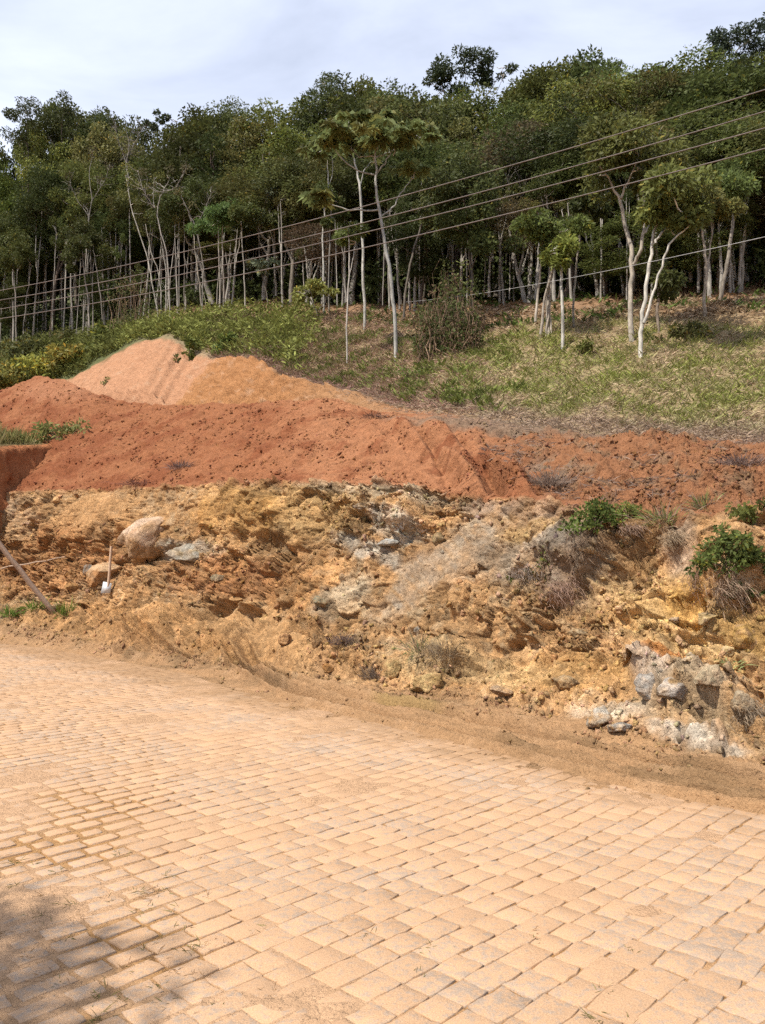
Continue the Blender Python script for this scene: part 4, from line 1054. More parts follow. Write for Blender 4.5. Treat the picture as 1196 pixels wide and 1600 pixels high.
edge_tree("twin_trunk_tree", "pair of close upright grey trunks behind the yellow-green shrubs",
    [[(140, 535, 9), (138, 490, 8), (136, 458, 7.5), (132, 429, 6), (128, 395, 4)], [(146, 533, 6), (145, 480, 5.5), (143, 429, 5), (146, 395, 3)], [(163, 530, 6), (161, 484, 5), (153, 429, 4.5), (148, 400, 3)]],
    [(125, 390, 1.0), (145, 380, 1.0), (160, 395, .8), (110, 400, .8), (135, 360, 1.0), (118, 420, .6)], (0.36, 0.32, 0.27), DARK, D=49, seed=19)
edge_tree("slender_tree", "pair of thin grey trunks at the far left behind the bushes",
    [[(26, 545, 8), (26, 500, 7), (26, 458, 6.5), (20, 400, 4)], [(36, 545, 6), (35, 500, 5), (38, 450, 4), (44, 410, 3)]], [(18, 395, 1.0), (45, 400, 1.0), (30, 375, 1.0), (5, 410, .8)], (0.34, 0.30, 0.25), MIDG, D=51, seed=20)
edge_tree("crooked_tree", "curving pale tree right of the splayed white clump",
    [[(317, 492, 8), (313, 450, 7), (307, 410, 6.5), (302, 351, 6), (292, 325, 4.5), (285, 305, 3)], [(324, 490, 4), (320, 460, 3.5), (310, 430, 3)]], [(285, 300, .8), (300, 320, .8), (318, 330, .9), (275, 315, .7), (310, 300, .9)], (0.40, 0.35, 0.28), MIDG, seed=21)
edge_tree("trunk_cluster", "bundle of straight vine-hung trunks under a round leafy head at the forest edge",
    [[(345, 493, 7), (344, 440, 6), (343, 381, 5), (342, 350, 3)], [(350, 493, 6), (351, 440, 5.5), (348, 381, 5), (350, 345, 3)], [(356, 492, 5), (358, 440, 4.5), (353, 395, 4)], [(340, 492, 4), (338, 450, 3.5), (345, 400, 3)]],
    [(330, 345, .9), (350, 335, 1.0), (335, 325, .8), (365, 345, .8), (320, 352, .7), (345, 352, .8)], (0.42, 0.37, 0.31), (0.075, 0.12, 0.036), seed=22, yellow=.02)
edge_tree("slender_tree", "straight lone trunk midway between the vine-hung bundle and the silver-leaved tree",
    [[(384, 489, 7), (382, 440, 6), (379, 374, 5), (377, 330, 3)]], [(377, 325, .9), (390, 315, .8), (365, 335, .8)], (0.40, 0.36, 0.30), MIDG, seed=23)
edge_tree("silver_tree", "silver-leaved tree with pale tiered foliage left of the umbrella trees",
    [[(421, 486, 6), (416, 450, 5), (408, 429, 4.5), (404, 380, 4), (412, 330, 3), (418, 300, 2)], [(406, 390, 3), (425, 365, 2), (440, 355, 2)]],
    [(405, 418, .55), (420, 425, .5), (395, 412, .45), (430, 410, .4), (420, 350, .5), (440, 352, .5), (408, 345, .5), (455, 360, .35), (418, 305, .5), (412, 330, .4), (425, 300, .4)], BK_GREY, (0.19, 0.225, 0.14), leaf=.26, flat=.4, seed=24, dens=150)
edge_tree("slender_tree", "hair-thin straight stem right of the splayed white clump",
    [[(289, 488, 3.5), (289, 420, 3), (289, 359, 2.5), (288, 320, 1.5)]], [(288, 318, .5), (296, 326, .5)], (0.36, 0.31, 0.26), MIDG, seed=25)
edge_tree("bare_tree", "leafless twiggy grey tree rising to the skyline left of centre",
    [[(210, 330, 7), (202, 290, 6), (197, 250, 5), (203, 225, 3), (196, 195, 1.5)], [(198, 255, 3), (186, 225, 2), (180, 200, 1)], [(202, 240, 3), (215, 215, 2), (222, 198, 1)]], [], (0.34, 0.31, 0.28), DARK, D=50, base=(212, 440), seed=26, twigs=70)
edge_tree("skyline_tree", "lone dark tuft of foliage on a bare bough above the skyline left of centre",
    [[(255, 300, 6), (258, 250, 5), (252, 218, 3), (246, 200, 2)], [(258, 240, 3), (270, 212, 2), (277, 190, 1)]],
    [(228, 190, .3), (240, 195, .4), (252, 186, .4), (258, 178, .35), (246, 176, .25), (264, 184, .2)], BK_PALE, (0.04, 0.055, 0.025), D=54, base=(255, 440), leaf=.24, seed=27, twigs=10)
edge_tree("emergent_tree", "tall emergent tree with an open crown and pale forked boughs against the sky",
    [[(712, 330, 15), (714, 240, 13), (708, 210, 10), (698, 165, 7), (690, 135, 3)], [(714, 240, 10), (722, 215, 9), (735, 190, 7), (748, 165, 5), (770, 140, 3), (785, 112, 2)], [(722, 215, 7), (716, 180, 6), (726, 140, 4), (730, 105, 2)],
     [(748, 165, 4), (775, 150, 3), (788, 118, 2)], [(716, 180, 4), (740, 140, 3), (755, 110, 2)]],
    [(672, 112, .8), (690, 100, .9), (705, 118, .9), (722, 90, .9), (742, 86, .9), (755, 105, .8), (775, 104, .6), (795, 103, .55), (785, 115, .4), (735, 120, .9), (712, 140, .8), (690, 135, .8), (750, 135, .7), (728, 150, .7), (668, 130, .5), (700, 160, .6), (740, 165, .6), (762, 120, .5), (680, 155, .5), (718, 108, .7)],
    (0.46, 0.42, 0.37), (0.06, 0.082, 0.034), D=46, base=(712, 430), leaf=.22, seed=28, flat=.55, dens=210)
edge_tree("emergent_tree", "bluish-green emergent crown cut by the upper right corner of the picture",
    [[(1175, 330, 14), (1172, 200, 11), (1165, 120, 7), (1150, 80, 4)], [(1170, 160, 7), (1190, 100, 5), (1205, 55, 3)], [(1166, 130, 4), (1130, 95, 3), (1112, 70, 2)]],
    [(1115, 65, .8), (1135, 80, .9), (1130, 55, .7), (1155, 62, .9), (1160, 90, .8), (1178, 48, .9), (1195, 40, 1.0), (1185, 75, .9), (1205, 65, 1.0), (1120, 88, .6), (1145, 100, .7), (1225, 50, 1.1), (1215, 85, 1.0), (1175, 100, .8)],
    (0.40, 0.37, 0.33), (0.052, 0.075, 0.045), D=44, base=(1175, 430), leaf=.22, seed=29, flat=.6, dens=190)
edge_tree("skyline_tree", "tall tree with wispy stacked tufts on the skyline above the umbrella trees",
    [[(520, 330, 12), (516, 220, 9), (512, 170, 6), (508, 130, 3)], [(515, 200, 5), (495, 165, 3), (478, 155, 2)], [(513, 180, 4), (535, 150, 3), (548, 135, 2)]],
    [(500, 125, .7), (515, 120, .7), (530, 128, .7), (490, 145, .7), (508, 145, .8), (530, 150, .8), (548, 138, .7), (478, 160, .6), (465, 168, .5), (495, 168, .7), (520, 170, .8), (545, 160, .8), (558, 150, .7), (485, 185, .6)],
    BK_PALE, (0.07, 0.095, 0.036), D=48, base=(520, 430), seed=30, dens=210)
edge_tree("dome_tree", "bright green dome-topped crown on the skyline at the right",
    [[(925, 330, 13), (925, 200, 10), (925, 150, 6)], [(925, 180, 6), (895, 140, 3)], [(925, 175, 6), (955, 140, 3)]],
    [(885, 128, 1.0), (900, 118, 1.0), (915, 111, 1.0), (930, 109, 1.0), (945, 111, 1.0), (960, 117, 1.0), (972, 127, .9), (890, 140, 1.1), (915, 128, 1.2), (940, 128, 1.2), (962, 140, 1.1), (925, 145, 1.2)], BK_GREY, (0.085, 0.135, 0.03), D=45, base=(925, 430), seed=31, flat=.45, leaf=.19, dens=260, yellow=.01)
for k, (x0, lab) in enumerate(((45, "leftmost of three rounded crowns that top the skyline at the left"), (100, "middle of three rounded crowns that top the skyline at the left"), (148, "rightmost of three rounded crowns that top the skyline at the left, smallest"))):
    y0 = (165, 168, 190)[k]
    edge_tree("skyline_tree", lab, [[(x0, 330, 12), (x0 + 2, 260, 9), (x0 - 3, 210, 6), (x0, y0 + 15, 3)], [(x0, 250, 5), (x0 - 22, 215, 3)], [(x0, 240, 5), (x0 + 20, 205, 3)]],
        [(x0 - 25, y0 + 22, .9), (x0 - 12, y0 + 6, .9), (x0 + 2, y0 - 2, .9), (x0 + 14, y0 + 8, .9), (x0 + 22, y0 + 24, .9), (x0 - 5, y0 + 25, 1.1), (x0 - 32, y0 + 45, .9), (x0 + 10, y0 + 42, 1.1), (x0 - 15, y0 + 48, 1.0)], BK_GREY, DARK, D=57, base=(x0, 440), seed=32 + k, dens=230)
SPARSE = (0.11, 0.10, 0.045)
edge_tree("bare_limbed_tree", "half-bare tree with a pale wavy trunk above the twin grey trunks", [[(140, 440, 7), (143, 400, 6), (139, 350, 5.5), (146, 310, 4.5), (140, 270, 3), (146, 240, 2)], [(140, 340, 4), (120, 310, 3), (108, 285, 2)], [(145, 312, 3.5), (165, 285, 3), (172, 262, 2)]],
    [(108, 280, .5), (172, 258, .5), (145, 235, .6), (125, 300, .4), (160, 280, .4)], BK_PALE, SPARSE, D=50, base=(140, 480), seed=40, dens=90, twigs=30)
edge_tree("bare_limbed_tree", "half-bare tree with forking pale limbs above the splayed white clump", [[(268, 440, 7), (262, 400, 6), (247, 350, 5), (243, 325, 4.5), (250, 300, 3.5), (262, 275, 2)], [(243, 325, 4), (225, 300, 3), (218, 272, 2)], [(250, 300, 3), (272, 292, 2.5), (285, 270, 2)]],
    [(215, 268, .5), (262, 268, .5), (288, 265, .5), (240, 285, .4)], (0.42, 0.38, 0.33), SPARSE, D=43.5, base=(268, 480), seed=41, dens=80, twigs=50)
edge_tree("bare_limbed_tree", "leaning pale limb tree standing over the vine-hung bundle of trunks", [[(318, 440, 6), (316, 400, 5.5), (305, 355, 5), (297, 335, 4), (284, 308, 3)], [(305, 355, 3.5), (322, 325, 3), (330, 300, 2)]],
    [(280, 302, .5), (332, 292, .5), (300, 325, .4)], BK_PALE, SPARSE, D=42.5, base=(318, 480), seed=42, dens=90, twigs=24)
edge_tree("bare_limbed_tree", "tree with two bare pale boughs above the tall forked tree", [[(1010, 400, 7), (1006, 330, 6), (990, 270, 5), (960, 235, 3), (935, 222, 2)], [(992, 275, 4), (1015, 240, 3), (1040, 215, 2)]],
    [(932, 218, .6), (1044, 210, .6), (960, 225, .5), (1018, 232, .5)], BK_PALE, OLIVE, D=27.5, base=(1010, 470), seed=43, dens=120, twigs=20)
edge_tree("bare_limbed_tree", "thin pale tree with bare boughs between the vine tangle and the tight cluster", [[(790, 440, 6), (780, 390, 5.5), (792, 340, 5), (800, 300, 3.5), (790, 270, 2)], [(792, 340, 3), (815, 310, 2.5), (822, 285, 2)]],
    [(788, 262, .6), (824, 280, .5), (800, 290, .5)], BK_PALE, MIDG, D=30.5, base=(790, 480), seed=44, dens=110, twigs=20)
edge_tree("shrubby_tree", "broad leafy tree whose low crown hides the trunks right of the umbrella trees",
    [[(735, 500, 10), (738, 430, 8), (730, 360, 6), (725, 300, 3)], [(737, 420, 5), (755, 370, 3), (765, 340, 2)]],
    [(700, 290, 1.0), (725, 275, 1.1), (750, 290, 1.0), (710, 315, 1.0), (740, 315, 1.1), (765, 315, .9), (690, 320, .8), (720, 345, 1.0), (750, 350, 1.0), (735, 380, .9), (700, 355, .7), (760, 375, .7), (715, 260, .9)], BK_GREY, (0.085, 0.115, 0.036), seed=36)

# a dry brown thicket of vines over dead stems, right of the leaning umbrella tree
def thicket(x0, x1, y0, y1, label, seed, n=70):
    r = np.random.default_rng(seed)
    p, _, _ = hit((x0 + x1) / 2, y0)
    o = root("vine_thicket", p, label, "thicket"); w = Wood(); lv = Leaves()
    for _ in range(n):
        x = r.uniform(x0, x1); D = p[1] + r.uniform(-.4, 1.2); b = at(x, y0 - r.uniform(-4, 8), D)
        b[2] = ground_at(b[0], b[1]) - .15
        hgt = r.uniform(.4, 1.0) * (y0 - y1) / FPX * D; q = [b - p]
        for _ in range(6): q.append(q[-1] + np.array([r.normal(0, .10), r.normal(0, .10), hgt / 6]))
        w.add(q, r.uniform(.008, .03), .006, np.array((0.25, 0.17, 0.11)) * r.uniform(.6, 1.4), 4, 0, r)
        lv.clump(q[r.integers(2, 7)], .35, 26, .13, (0.19, 0.14, 0.075) if r.uniform() < .25 else (0.10, 0.13, 0.04), r, 1.0)
    obj("stems", w.mesh("stems"), M_BARK, o); obj("leaves", lv.mesh("leaves"), M_LEAF, o)
thicket(655, 745, 556, 440, "brown tangle of dry vines and dead stems right of the leaning umbrella tree", 61, 110)
thicket(680, 735, 540, 400, "upright vine-wrapped dead stems rising from the brown tangle", 62, 40)
thicket(175, 225, 520, 420, "grey dry thicket at the forest edge left of the splayed white clump", 63, 45)

# ------------------------------------------------------------------ grass and weeds of the hillside (nobody could count them)
ra = np.random.default_rng(12)
def spots(n, t0_, t1_, x0, x1, dens=None):
    """random places on the terrain, even in the picture"""
    out = []
    r0, r1 = ri(t0_), ri(t1_); c0, c1 = np.searchsorted(cx, [x0, x1])
    wgt = np.abs(np.diff(YI1[r0:r1 + 1].mean(1))) + 0.02; wgt = wgt / wgt.sum()
    k = ra.choice(np.arange(r0, r1), size=n * 4, p=wgt); c = ra.integers(c0, min(c1, NC - 1), size=n * 4)
    d = np.ones(n * 4) if dens is None else dens(k, c)
    ok = ra.uniform(size=n * 4) < d
    k, c = k[ok][:n], c[ok][:n]
    f = ra.uniform(size=(len(k), 2))
    P = T1[k, c] * (1 - f[:, :1]) + T1[np.minimum(k + 1, NR - 1), c] * f[:, :1]
    P = P + (T1[k, np.minimum(c + 1, NC - 1)] - T1[k, c]) * f[:, 1:]
    return P, k, c
gp = lambda k, c: (v1[k, c] + 0.5 * v2[k, c])
def blades(lv, P, L, W, col, tilt, r, var=.3):
    n = len(P)
    th = r.uniform(0, 6.283, n)
    ax = np.stack([np.cos(th), np.sin(th), np.abs(r.normal(tilt, .35, n))], 1)
    c = col * r.uniform(1 - var, 1 + var, (n, 1))
    lv.add(P, ax, L, W, c, r, .12)
STRAW = np.array((0.46, 0.38, 0.23)); GREENG = np.array((0.20, 0.255, 0.066)); GREYB = np.array((0.31, 0.25, 0.175))
lv = Leaves()
P, k, c = spots(60000, 10.0, 10.92, 330, 1370)
D = P[:, 1]
mixg = np.clip(ra.normal(0.60, .3, len(P)) + 1.3 * (v1[k, c] + .5 * v2[k, c]), 0, 1)
edge = 1 - sstep(10.02, 10.14, TP[k] + v2[k, c] * .1)
mixg = mixg * (1 - edge * .8) * (1 - sstep(10.6, 10.8, TP[k]) * .8)
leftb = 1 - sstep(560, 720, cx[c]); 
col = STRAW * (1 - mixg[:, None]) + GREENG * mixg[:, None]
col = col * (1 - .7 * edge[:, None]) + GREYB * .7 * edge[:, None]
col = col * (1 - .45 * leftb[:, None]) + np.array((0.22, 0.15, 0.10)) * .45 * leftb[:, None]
L = (0.07 + 0.011 * D * ra.uniform(.6, 1.3, len(P)))
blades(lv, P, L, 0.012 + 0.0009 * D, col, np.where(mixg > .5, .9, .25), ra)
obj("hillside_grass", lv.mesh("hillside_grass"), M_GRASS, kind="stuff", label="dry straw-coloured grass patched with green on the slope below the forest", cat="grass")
# leaf litter and thin growth on the forest floor
lv = Leaves()
P, k, c = spots(14000, 10.75, 11.6, 300, 1370)
blades(lv, P, .22, .07, np.array((0.20, 0.125, 0.07)), .2, ra, .5)
P, k, c = spots(2500, 10.72, 11.5, 300, 1370, lambda k, c: np.clip(gp(k, c) * 2, 0, 1))
blades(lv, P, .4, .09, np.array((0.10, 0.14, 0.035)), .9, ra, .4)
obj("leaf_litter", lv.mesh("leaf_litter"), M_GRASS, kind="stuff", label="brown leaf litter on the open forest floor at the right", cat="leaf litter")
# brush: grey-brown dead growth and green herbs between the heap and the umbrella trees
lv = Leaves()
P, k, c = spots(11000, 9.97, 10.75, 345, 820, lambda k, c: np.clip((.6 + gp(k, c)) * (1 - sstep(600, 800, cx[c] + 120 * v1[k, c])), 0, 1))
blades(lv, P + np.array([0, 0, .06]), .30, .022, np.array((0.34, 0.245, 0.165)), .5, ra, .4)
P, k, c = spots(9000, 10.02, 10.8, 300, 860, lambda k, c: np.clip((-.05 + 2.2 * gp(k, c)) * (1 - sstep(640, 850, cx[c])), 0, 1))
blades(lv, P + np.array([0, 0, .1]), .26, .07, np.array((0.13, 0.18, 0.05)), .9, ra, .35)
obj("hillside_brush", lv.mesh("hillside_brush"), M_GRASS, kind="stuff", label="brown dead brush and low green herbs around the umbrella trees", cat="brush")
# lush weed belt under the forest edge
lv = Leaves()
P, k, c = spots(24000, 10.06, 11.05, -165, 500, lambda k, c: np.clip(1.1 - sstep(430, 520, cx[c]) + gp(k, c) * .5 - (TP[k] < 10.3) * (cx[c] > 330) * .5, 0, 1))
hgt = ra.uniform(0, .5, len(P)) * (0.5 + np.clip(.6 + 1.4 * v1[k, c], 0, 1.2))
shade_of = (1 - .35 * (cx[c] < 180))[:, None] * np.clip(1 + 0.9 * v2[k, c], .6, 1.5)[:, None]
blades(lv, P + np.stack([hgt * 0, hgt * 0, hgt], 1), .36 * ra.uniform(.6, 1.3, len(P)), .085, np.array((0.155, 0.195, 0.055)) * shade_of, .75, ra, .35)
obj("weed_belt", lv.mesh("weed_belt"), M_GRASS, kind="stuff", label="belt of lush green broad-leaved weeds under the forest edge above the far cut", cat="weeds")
# stubble along the lip of the red earth and the torn turf edge
lv = Leaves()
P, k, c = spots(3600, 9.75, 10.06, 500, 1370)
blades(lv, P, .22, .016, np.array((0.33, 0.26, 0.185)), .3, ra, .4)
P, k, c = spots(3000, 5.0, 9.0, 760, 1370, lambda k, c: np.clip(-.15 + 2.0 * gp(k, c), 0, 1))
blades(lv, P, .22, .016, np.array((0.24, 0.18, 0.13)), .25, ra, .4)
obj("torn_turf", lv.mesh("torn_turf"), M_GRASS, kind="stuff", label="torn grey roots and dead grass along the edge of the stripped red earth", cat="dead grass")

# ------------------------------------------------------------------ shrubs, ferns and tufts, each one a plant
def shrub(x, y, wpx, hpx, label, col, leaf=.07, n=500, name="shrub", cat="shrub", asp=.5, stems=7, yellow=.05, seed=0, upr=.3, D=None, sink=0):
    r = np.random.default_rng(7000 + seed)
    if D is None: p, nn, _ = hit(x, y + hpx * .4)
    else: p = at(x, y + hpx * .45, D)
    m = p[1] / FPX; Wd, Hh = wpx * m, hpx * m
    o = root(name, p, label, cat); w = Wood(); lv = Leaves()
    nclump = max(5, int(n / 45))
    for i in range(nclump):
        cpos = np.array([r.normal(0, .32) * Wd, r.normal(0, .25) * Wd * .7, r.uniform(.05, .85) * Hh])
        cpos[2] *= max(.2, 1 - 0.5 * (2 * cpos[0] / Wd)**2)
        if i < stems: w.add(np.stack([np.array([0, 0, -.1]), cpos * [.4, .4, .6], cpos]), .012 + .006 * Hh, .004, (0.2, 0.14, 0.09), 4, .01, r)
        lv.clump(cpos, max(Wd, Hh) * r.uniform(.09, .2), n // nclump, leaf, np.array(col) * np.array([1.1, .93, .95]) * r.uniform(.6, 1.25), r, .8, yellow=yellow, asp=asp, up=upr)
    obj("stems", w.mesh("stems"), M_BARK, o); obj("leaves", lv.mesh("leaves"), M_HERB, o)
    return o
def tuft(x, y, wpx, hpx, label, col, n=160, name="grass_tuft", cat="grass tuft", wid=.009, seed=0, hang=False, var=.35, cols=None):
    r = np.random.default_rng(8000 + seed); p, nn, _ = hit(x, y + hpx * (.45 if not hang else -.45))
    m = p[1] / FPX; Wd, Hh = wpx * m, hpx * m
    lv = Leaves()
    if name == 'dry_tuft': n *= 2; wid *= .6
    b = np.stack([r.normal(0, .22, n) * Wd, r.normal(0, .12, n) * Wd, r.uniform(-.05, .05, n)], 1)
    if hang:
        ax = np.stack([r.normal(0, .45, n) * Hh, r.normal(-.1, .2, n), -r.normal(.45, .4, n) * Hh], 1); b[:, 2] = r.normal(-.2, .45, n) * Hh; b[:, 1] += -.08 + b[:, 2] * -.35
        L = np.linalg.norm(ax, axis=1) * r.uniform(.5, 1.1, n)
    else:
        ax = np.stack([b[:, 0] * 1.2 + r.normal(0, .15, n) * Wd, b[:, 1] * 1.2 + r.normal(0, .15, n) * Wd, r.normal(.55, .4, n) * Hh], 1)
        L = np.linalg.norm(ax, axis=1) * r.uniform(.6, 1.2, n)
    if hang: L = L * .6; b[:, 0] *= 1.1
    if name == 'dry_tuft': L = L * .7
    c = np.array(col) * r.uniform(1 - var, 1 + var, (n, 1))
    if cols is not None: c = np.where(r.uniform(size=(n, 1)) < .4, np.array(cols) * r.uniform(1 - var, 1 + var, (n, 1)), c)
    lv.add(b, ax, L, wid * r.uniform(.6, 1.4, n), c, r, .18)
    return obj(name, lv.mesh(name), M_GRASS, label=label, cat=cat, loc=p)
GR = (0.105, 0.165, 0.04); DRY = (0.27, 0.205, 0.135); DRY2 = (0.21, 0.155, 0.10)
shrub(940, 808, 64, 56, "dark green leafy shrub on the bank's top edge, hanging over the hollow", (0.09, 0.145, 0.035), .06, 1100, seed=1)
shrub(985, 795, 40, 30, "small bright green shrub just right of the overhanging one", GR, .05, 420, seed=2)
tuft(1035, 800, 62, 34, "arching green grass clump between the hollow's two shrubs", (0.14, 0.19, 0.06), 260, seed=3, wid=.012, cols=DRY)
tuft(1102, 782, 36, 30, "upright spiky grass tuft at the top of the bank against the red earth", (0.17, 0.21, 0.07), 220, seed=4, wid=.010, cols=DRY)
shrub(1160, 862, 92, 84, "largest dark green bush on the bank, at the right edge", (0.08, 0.13, 0.034), .055, 1900, seed=5)
shrub(1180, 800, 60, 44, "green weeds along the bank's top at the right edge, above the largest bush", (0.12, 0.17, 0.045), .055, 700, seed=6)
shrub(1165, 925, 40, 24, "small green sprig under the largest bush", (0.10, 0.155, 0.038), .05, 260, seed=7)
shrub(845, 875, 26, 40, "thin green seedlings on the grey face below the overhanging shrub", (0.13, 0.18, 0.05), .05, 90, seed=8)
shrub(822, 898, 36, 20, "sparse green weed on the grey face beside the thin seedlings", (0.11, 0.15, 0.045), .045, 120, seed=9)
tuft(662, 1006, 50, 34, "half-green tuft growing from the bank beside the dry root mass", (0.10, 0.14, 0.05), 200, seed=10, cols=DRY2)
tuft(705, 1008, 66, 46, "brown dry tuft low in the middle of the bank", DRY2, 420, "dry_tuft", "dry tuft", seed=11, cols=DRY)
tuft(540, 1000, 36, 22, "dark withered tuft by the mud ramp", (0.13, 0.10, 0.085), 220, "dry_tuft", "dry tuft", seed=12)
tuft(578, 1045, 42, 34, "grey-brown rounded dry tuft at the bank's foot", (0.19, 0.15, 0.12), 300, "dry_tuft", "dry tuft", seed=13)
for i, (x, y, w_, h_, lb, cl) in enumerate([
    (918, 860, 70, 70, "matted grey roots hanging under the overhanging shrub", DRY2), (880, 925, 90, 60, "grey hanging root mat on the face left of the hollow", DRY),
    (1085, 905, 60, 90, "brown root mat hanging left of the largest bush", DRY2), (1150, 925, 90, 70, "dead stalks hanging below the largest bush", DRY),
    (1170, 1120, 70, 70, "dry root tuft hanging by the boulders at the bottom right of the bank", (0.22, 0.165, 0.115)), (1045, 845, 50, 40, "thin dry grass hanging from the turf above the hollow", DRY),
    (985, 830, 60, 28, "short dead grass fringe along the turf edge over the hollow", DRY), (820, 900, 90, 40, "flattened grey dead grass in the middle of the grey face", (0.24, 0.19, 0.155))]):
    tuft(x, y, w_ * .7, h_ * .42, lb, np.array(cl) * 1.1, 600, "root_mat", "roots", seed=20 + i, hang=True, wid=.0055)
tuft(1150, 1040, 40, 14, "single pale green blade clump lying on the yellow rock fall", (0.22, 0.27, 0.11), 40, seed=30)
for i, (x, y, w_, h_, lb) in enumerate([(15, 955, 34, 20, "short green grass by the road edge at the far left"), (58, 945, 34, 18, "green tuft left of the plank's foot"), (103, 952, 24, 26, "bright green tuft right of the plank's foot")]):
    tuft(x, y, w_, h_, lb, (0.13, 0.20, 0.04), 150, seed=31 + i, wid=.02)
tuft(283, 723, 36, 22, "grey dead stump of roots sticking out of the red earth", (0.18, 0.13, 0.10), 170, "dry_tuft", "dry tuft", seed=36, wid=.02)
tuft(220, 752, 50, 14, "dark dry grass at the foot of the red earth", (0.14, 0.085, 0.055), 160, "dry_tuft", "dry tuft", seed=37, wid=.018)
tuft(862, 742, 60, 40, "grey dead grass clod on the stripped red ground", (0.23, 0.18, 0.135), 300, "dry_tuft", "dry tuft", seed=38, wid=.014)
tuft(1160, 715, 60, 30, "dark grass clump at the turf edge near the right side", (0.19, 0.15, 0.11), 260, "dry_tuft", "dry tuft", seed=39, wid=.014)
tuft(584, 647, 30, 14, "dark clod of roots on the crest of the red heap", (0.13, 0.09, 0.06), 120, "dry_tuft", "dry tuft", seed=40, wid=.016)
shrub(199, 596, 12, 14, "tiny lone green plant on the bare far cut slope", (0.10, 0.15, 0.045), .12, 60, seed=41)
# yellow-green shrubs at the left, below the forest
for i, (x, y, w_, h_, dd, lb, cl) in enumerate([
    (20, 590, 70, 40, 45, "yellow-green bush at the far left edge, lowest of the bright bushes", (0.17, 0.21, 0.05)), (70, 572, 80, 48, 45.5, "bright yellow-green bush behind the peak of the red earth", (0.19, 0.23, 0.05)),
    (115, 562, 74, 50, 45, "broad bright bush in the middle of the yellow-green row", (0.18, 0.22, 0.048)), (160, 550, 66, 46, 44.5, "darker green bush at the right end of the yellow-green row", (0.12, 0.165, 0.04)),
    (45, 548, 80, 44, 49, "dull green bush behind the yellow-green row at the left", (0.10, 0.13, 0.045)), (100, 535, 60, 36, 50, "grey-green bush under the twin grey trunks", (0.085, 0.115, 0.04)), (190, 520, 60, 36, 47, "leafy green bush left of the lush weed belt", (0.12, 0.17, 0.045)),
    (-40, 590, 90, 60, 45, "green bush just outside the left edge of the picture", (0.13, 0.17, 0.045))]):
    shrub(x, y, w_, h_, lb, cl, .30, 900, seed=50 + i, D=dd, asp=.42, yellow=.12)
shrub(297, 548, 26, 40, "green bush drooping over the top of the far cut", (0.11, 0.165, 0.04), .22, 330, seed=60, asp=.4)
shrub(362, 535, 40, 40, "tall green weed clump above the far cut's right shoulder", (0.12, 0.18, 0.045), .22, 420, seed=61, asp=.4)
shrub(640, 590, 60, 24, "patch of vivid green grass herbs at the upper edge of the stripped ground", (0.11, 0.19, 0.04), .11, 420, seed=62, asp=.25)
shrub(915, 545, 40, 22, "green weed at the foot of the straight white post-like tree", (0.11, 0.155, 0.04), .12, 260, seed=63)
shrub(1075, 520, 60, 34, "green bush in the half shade left of the crooked knobbly tree", (0.09, 0.125, 0.036), .13, 420, seed=64)
shrub(690, 480, 70, 50, "leafy green shrub growing through the brown vine tangle", (0.095, 0.125, 0.04), .16, 480, seed=65)

# ------------------------------------------------------------------ cut terrace at the far left, its face turned from the sun
def terrace():
    na, nb = 90, 46
    A0 = at(-140, 704, 22.3); A1 = at(118, 694, 27.6)
    s = np.linspace(0, 1, na)[:, None]; t = np.linspace(0, 1, nb)[None]
    top = A0 + (A1 - A0) * s[..., None]
    P = np.zeros((na, nb, 3))
    f = np.clip(t / .5, 0, 1)[..., None]; h = np.clip((t - .5) / .5, 0, 1)[..., None]
    P[:] = top + np.array([0.9, -.3, -3.6]) * (1 - f) + np.array([-9.0, 3.0, 1.4]) * h
    n = np.array([.9, -.25, .1]) * (1 - h) + np.array([0, 0, 1.0]) * h
    rel, _, _ = facets(P, .5, 91)
    grooves = gnoise(np.stack([P[..., 1] * 2.2, P[..., 2] * .35, P[..., 0] * .1], -1), 92)
    P = P + n * (rel * .12 + fbm(P, 1.1, 4, 93) * .38 + grooves * .2 * (1 - h[..., 0]))[..., None]
    cc = np.zeros(P.shape) + np.array((0.27, 0.105, 0.045))
    q = fbm(P * [1, 1, .4], 1.6, 4, 94)
    cc = cc * (1 - sstep(0, .5, q)[..., None] * .5) + np.array((0.35, 0.19, 0.085)) * sstep(0, .5, q)[..., None] * .5
    cc = np.where(h > .06, np.array((0.20, 0.16, 0.075)), cc)
    obj("earth_terrace", arr_mesh("earth_terrace", P.reshape(-1, 3), grid_faces(na, nb)[:, ::-1], cc.reshape(-1, 3), True), M_SOIL, kind="structure")
    return P
TER = terrace()
def on_terrace(s, t): return TER[int(s * 89), int(t * 45)]
for i, (s_, t_, w_, h_, lb, cl) in enumerate([(.62, .56, 1.5, .75, "pale feathery grass tuft on the cut terrace at the far left", (0.24, 0.23, 0.09)), (.76, .56, 1.1, .55, "green grass clump further back on the cut terrace", (0.15, 0.18, 0.06)),
                                              (.48, .56, 1.4, .8, "tall dry grass at the near end of the cut terrace", (0.25, 0.21, 0.10))]):
    r = np.random.default_rng(95 + i); n = 420; lv = Leaves()
    b = np.stack([r.normal(0, .3, n) * w_, r.normal(0, .3, n) * w_, r.uniform(-.1, .1, n)], 1)
    lv.add(b, np.stack([r.normal(0, .35, n), r.normal(0, .35, n), np.ones(n)], 1), h_ * r.uniform(.5, 1.2, n), .03, np.array(cl) * r.uniform(.6, 1.3, (n, 1)), r, .15)
    obj("grass_tuft", lv.mesh("grass_tuft"), M_GRASS, label=lb, cat="grass tuft", loc=on_terrace(s_, t_))
tp = on_terrace(.93, .53)
r = np.random.default_rng(99); lv = Leaves(); w = Wood()
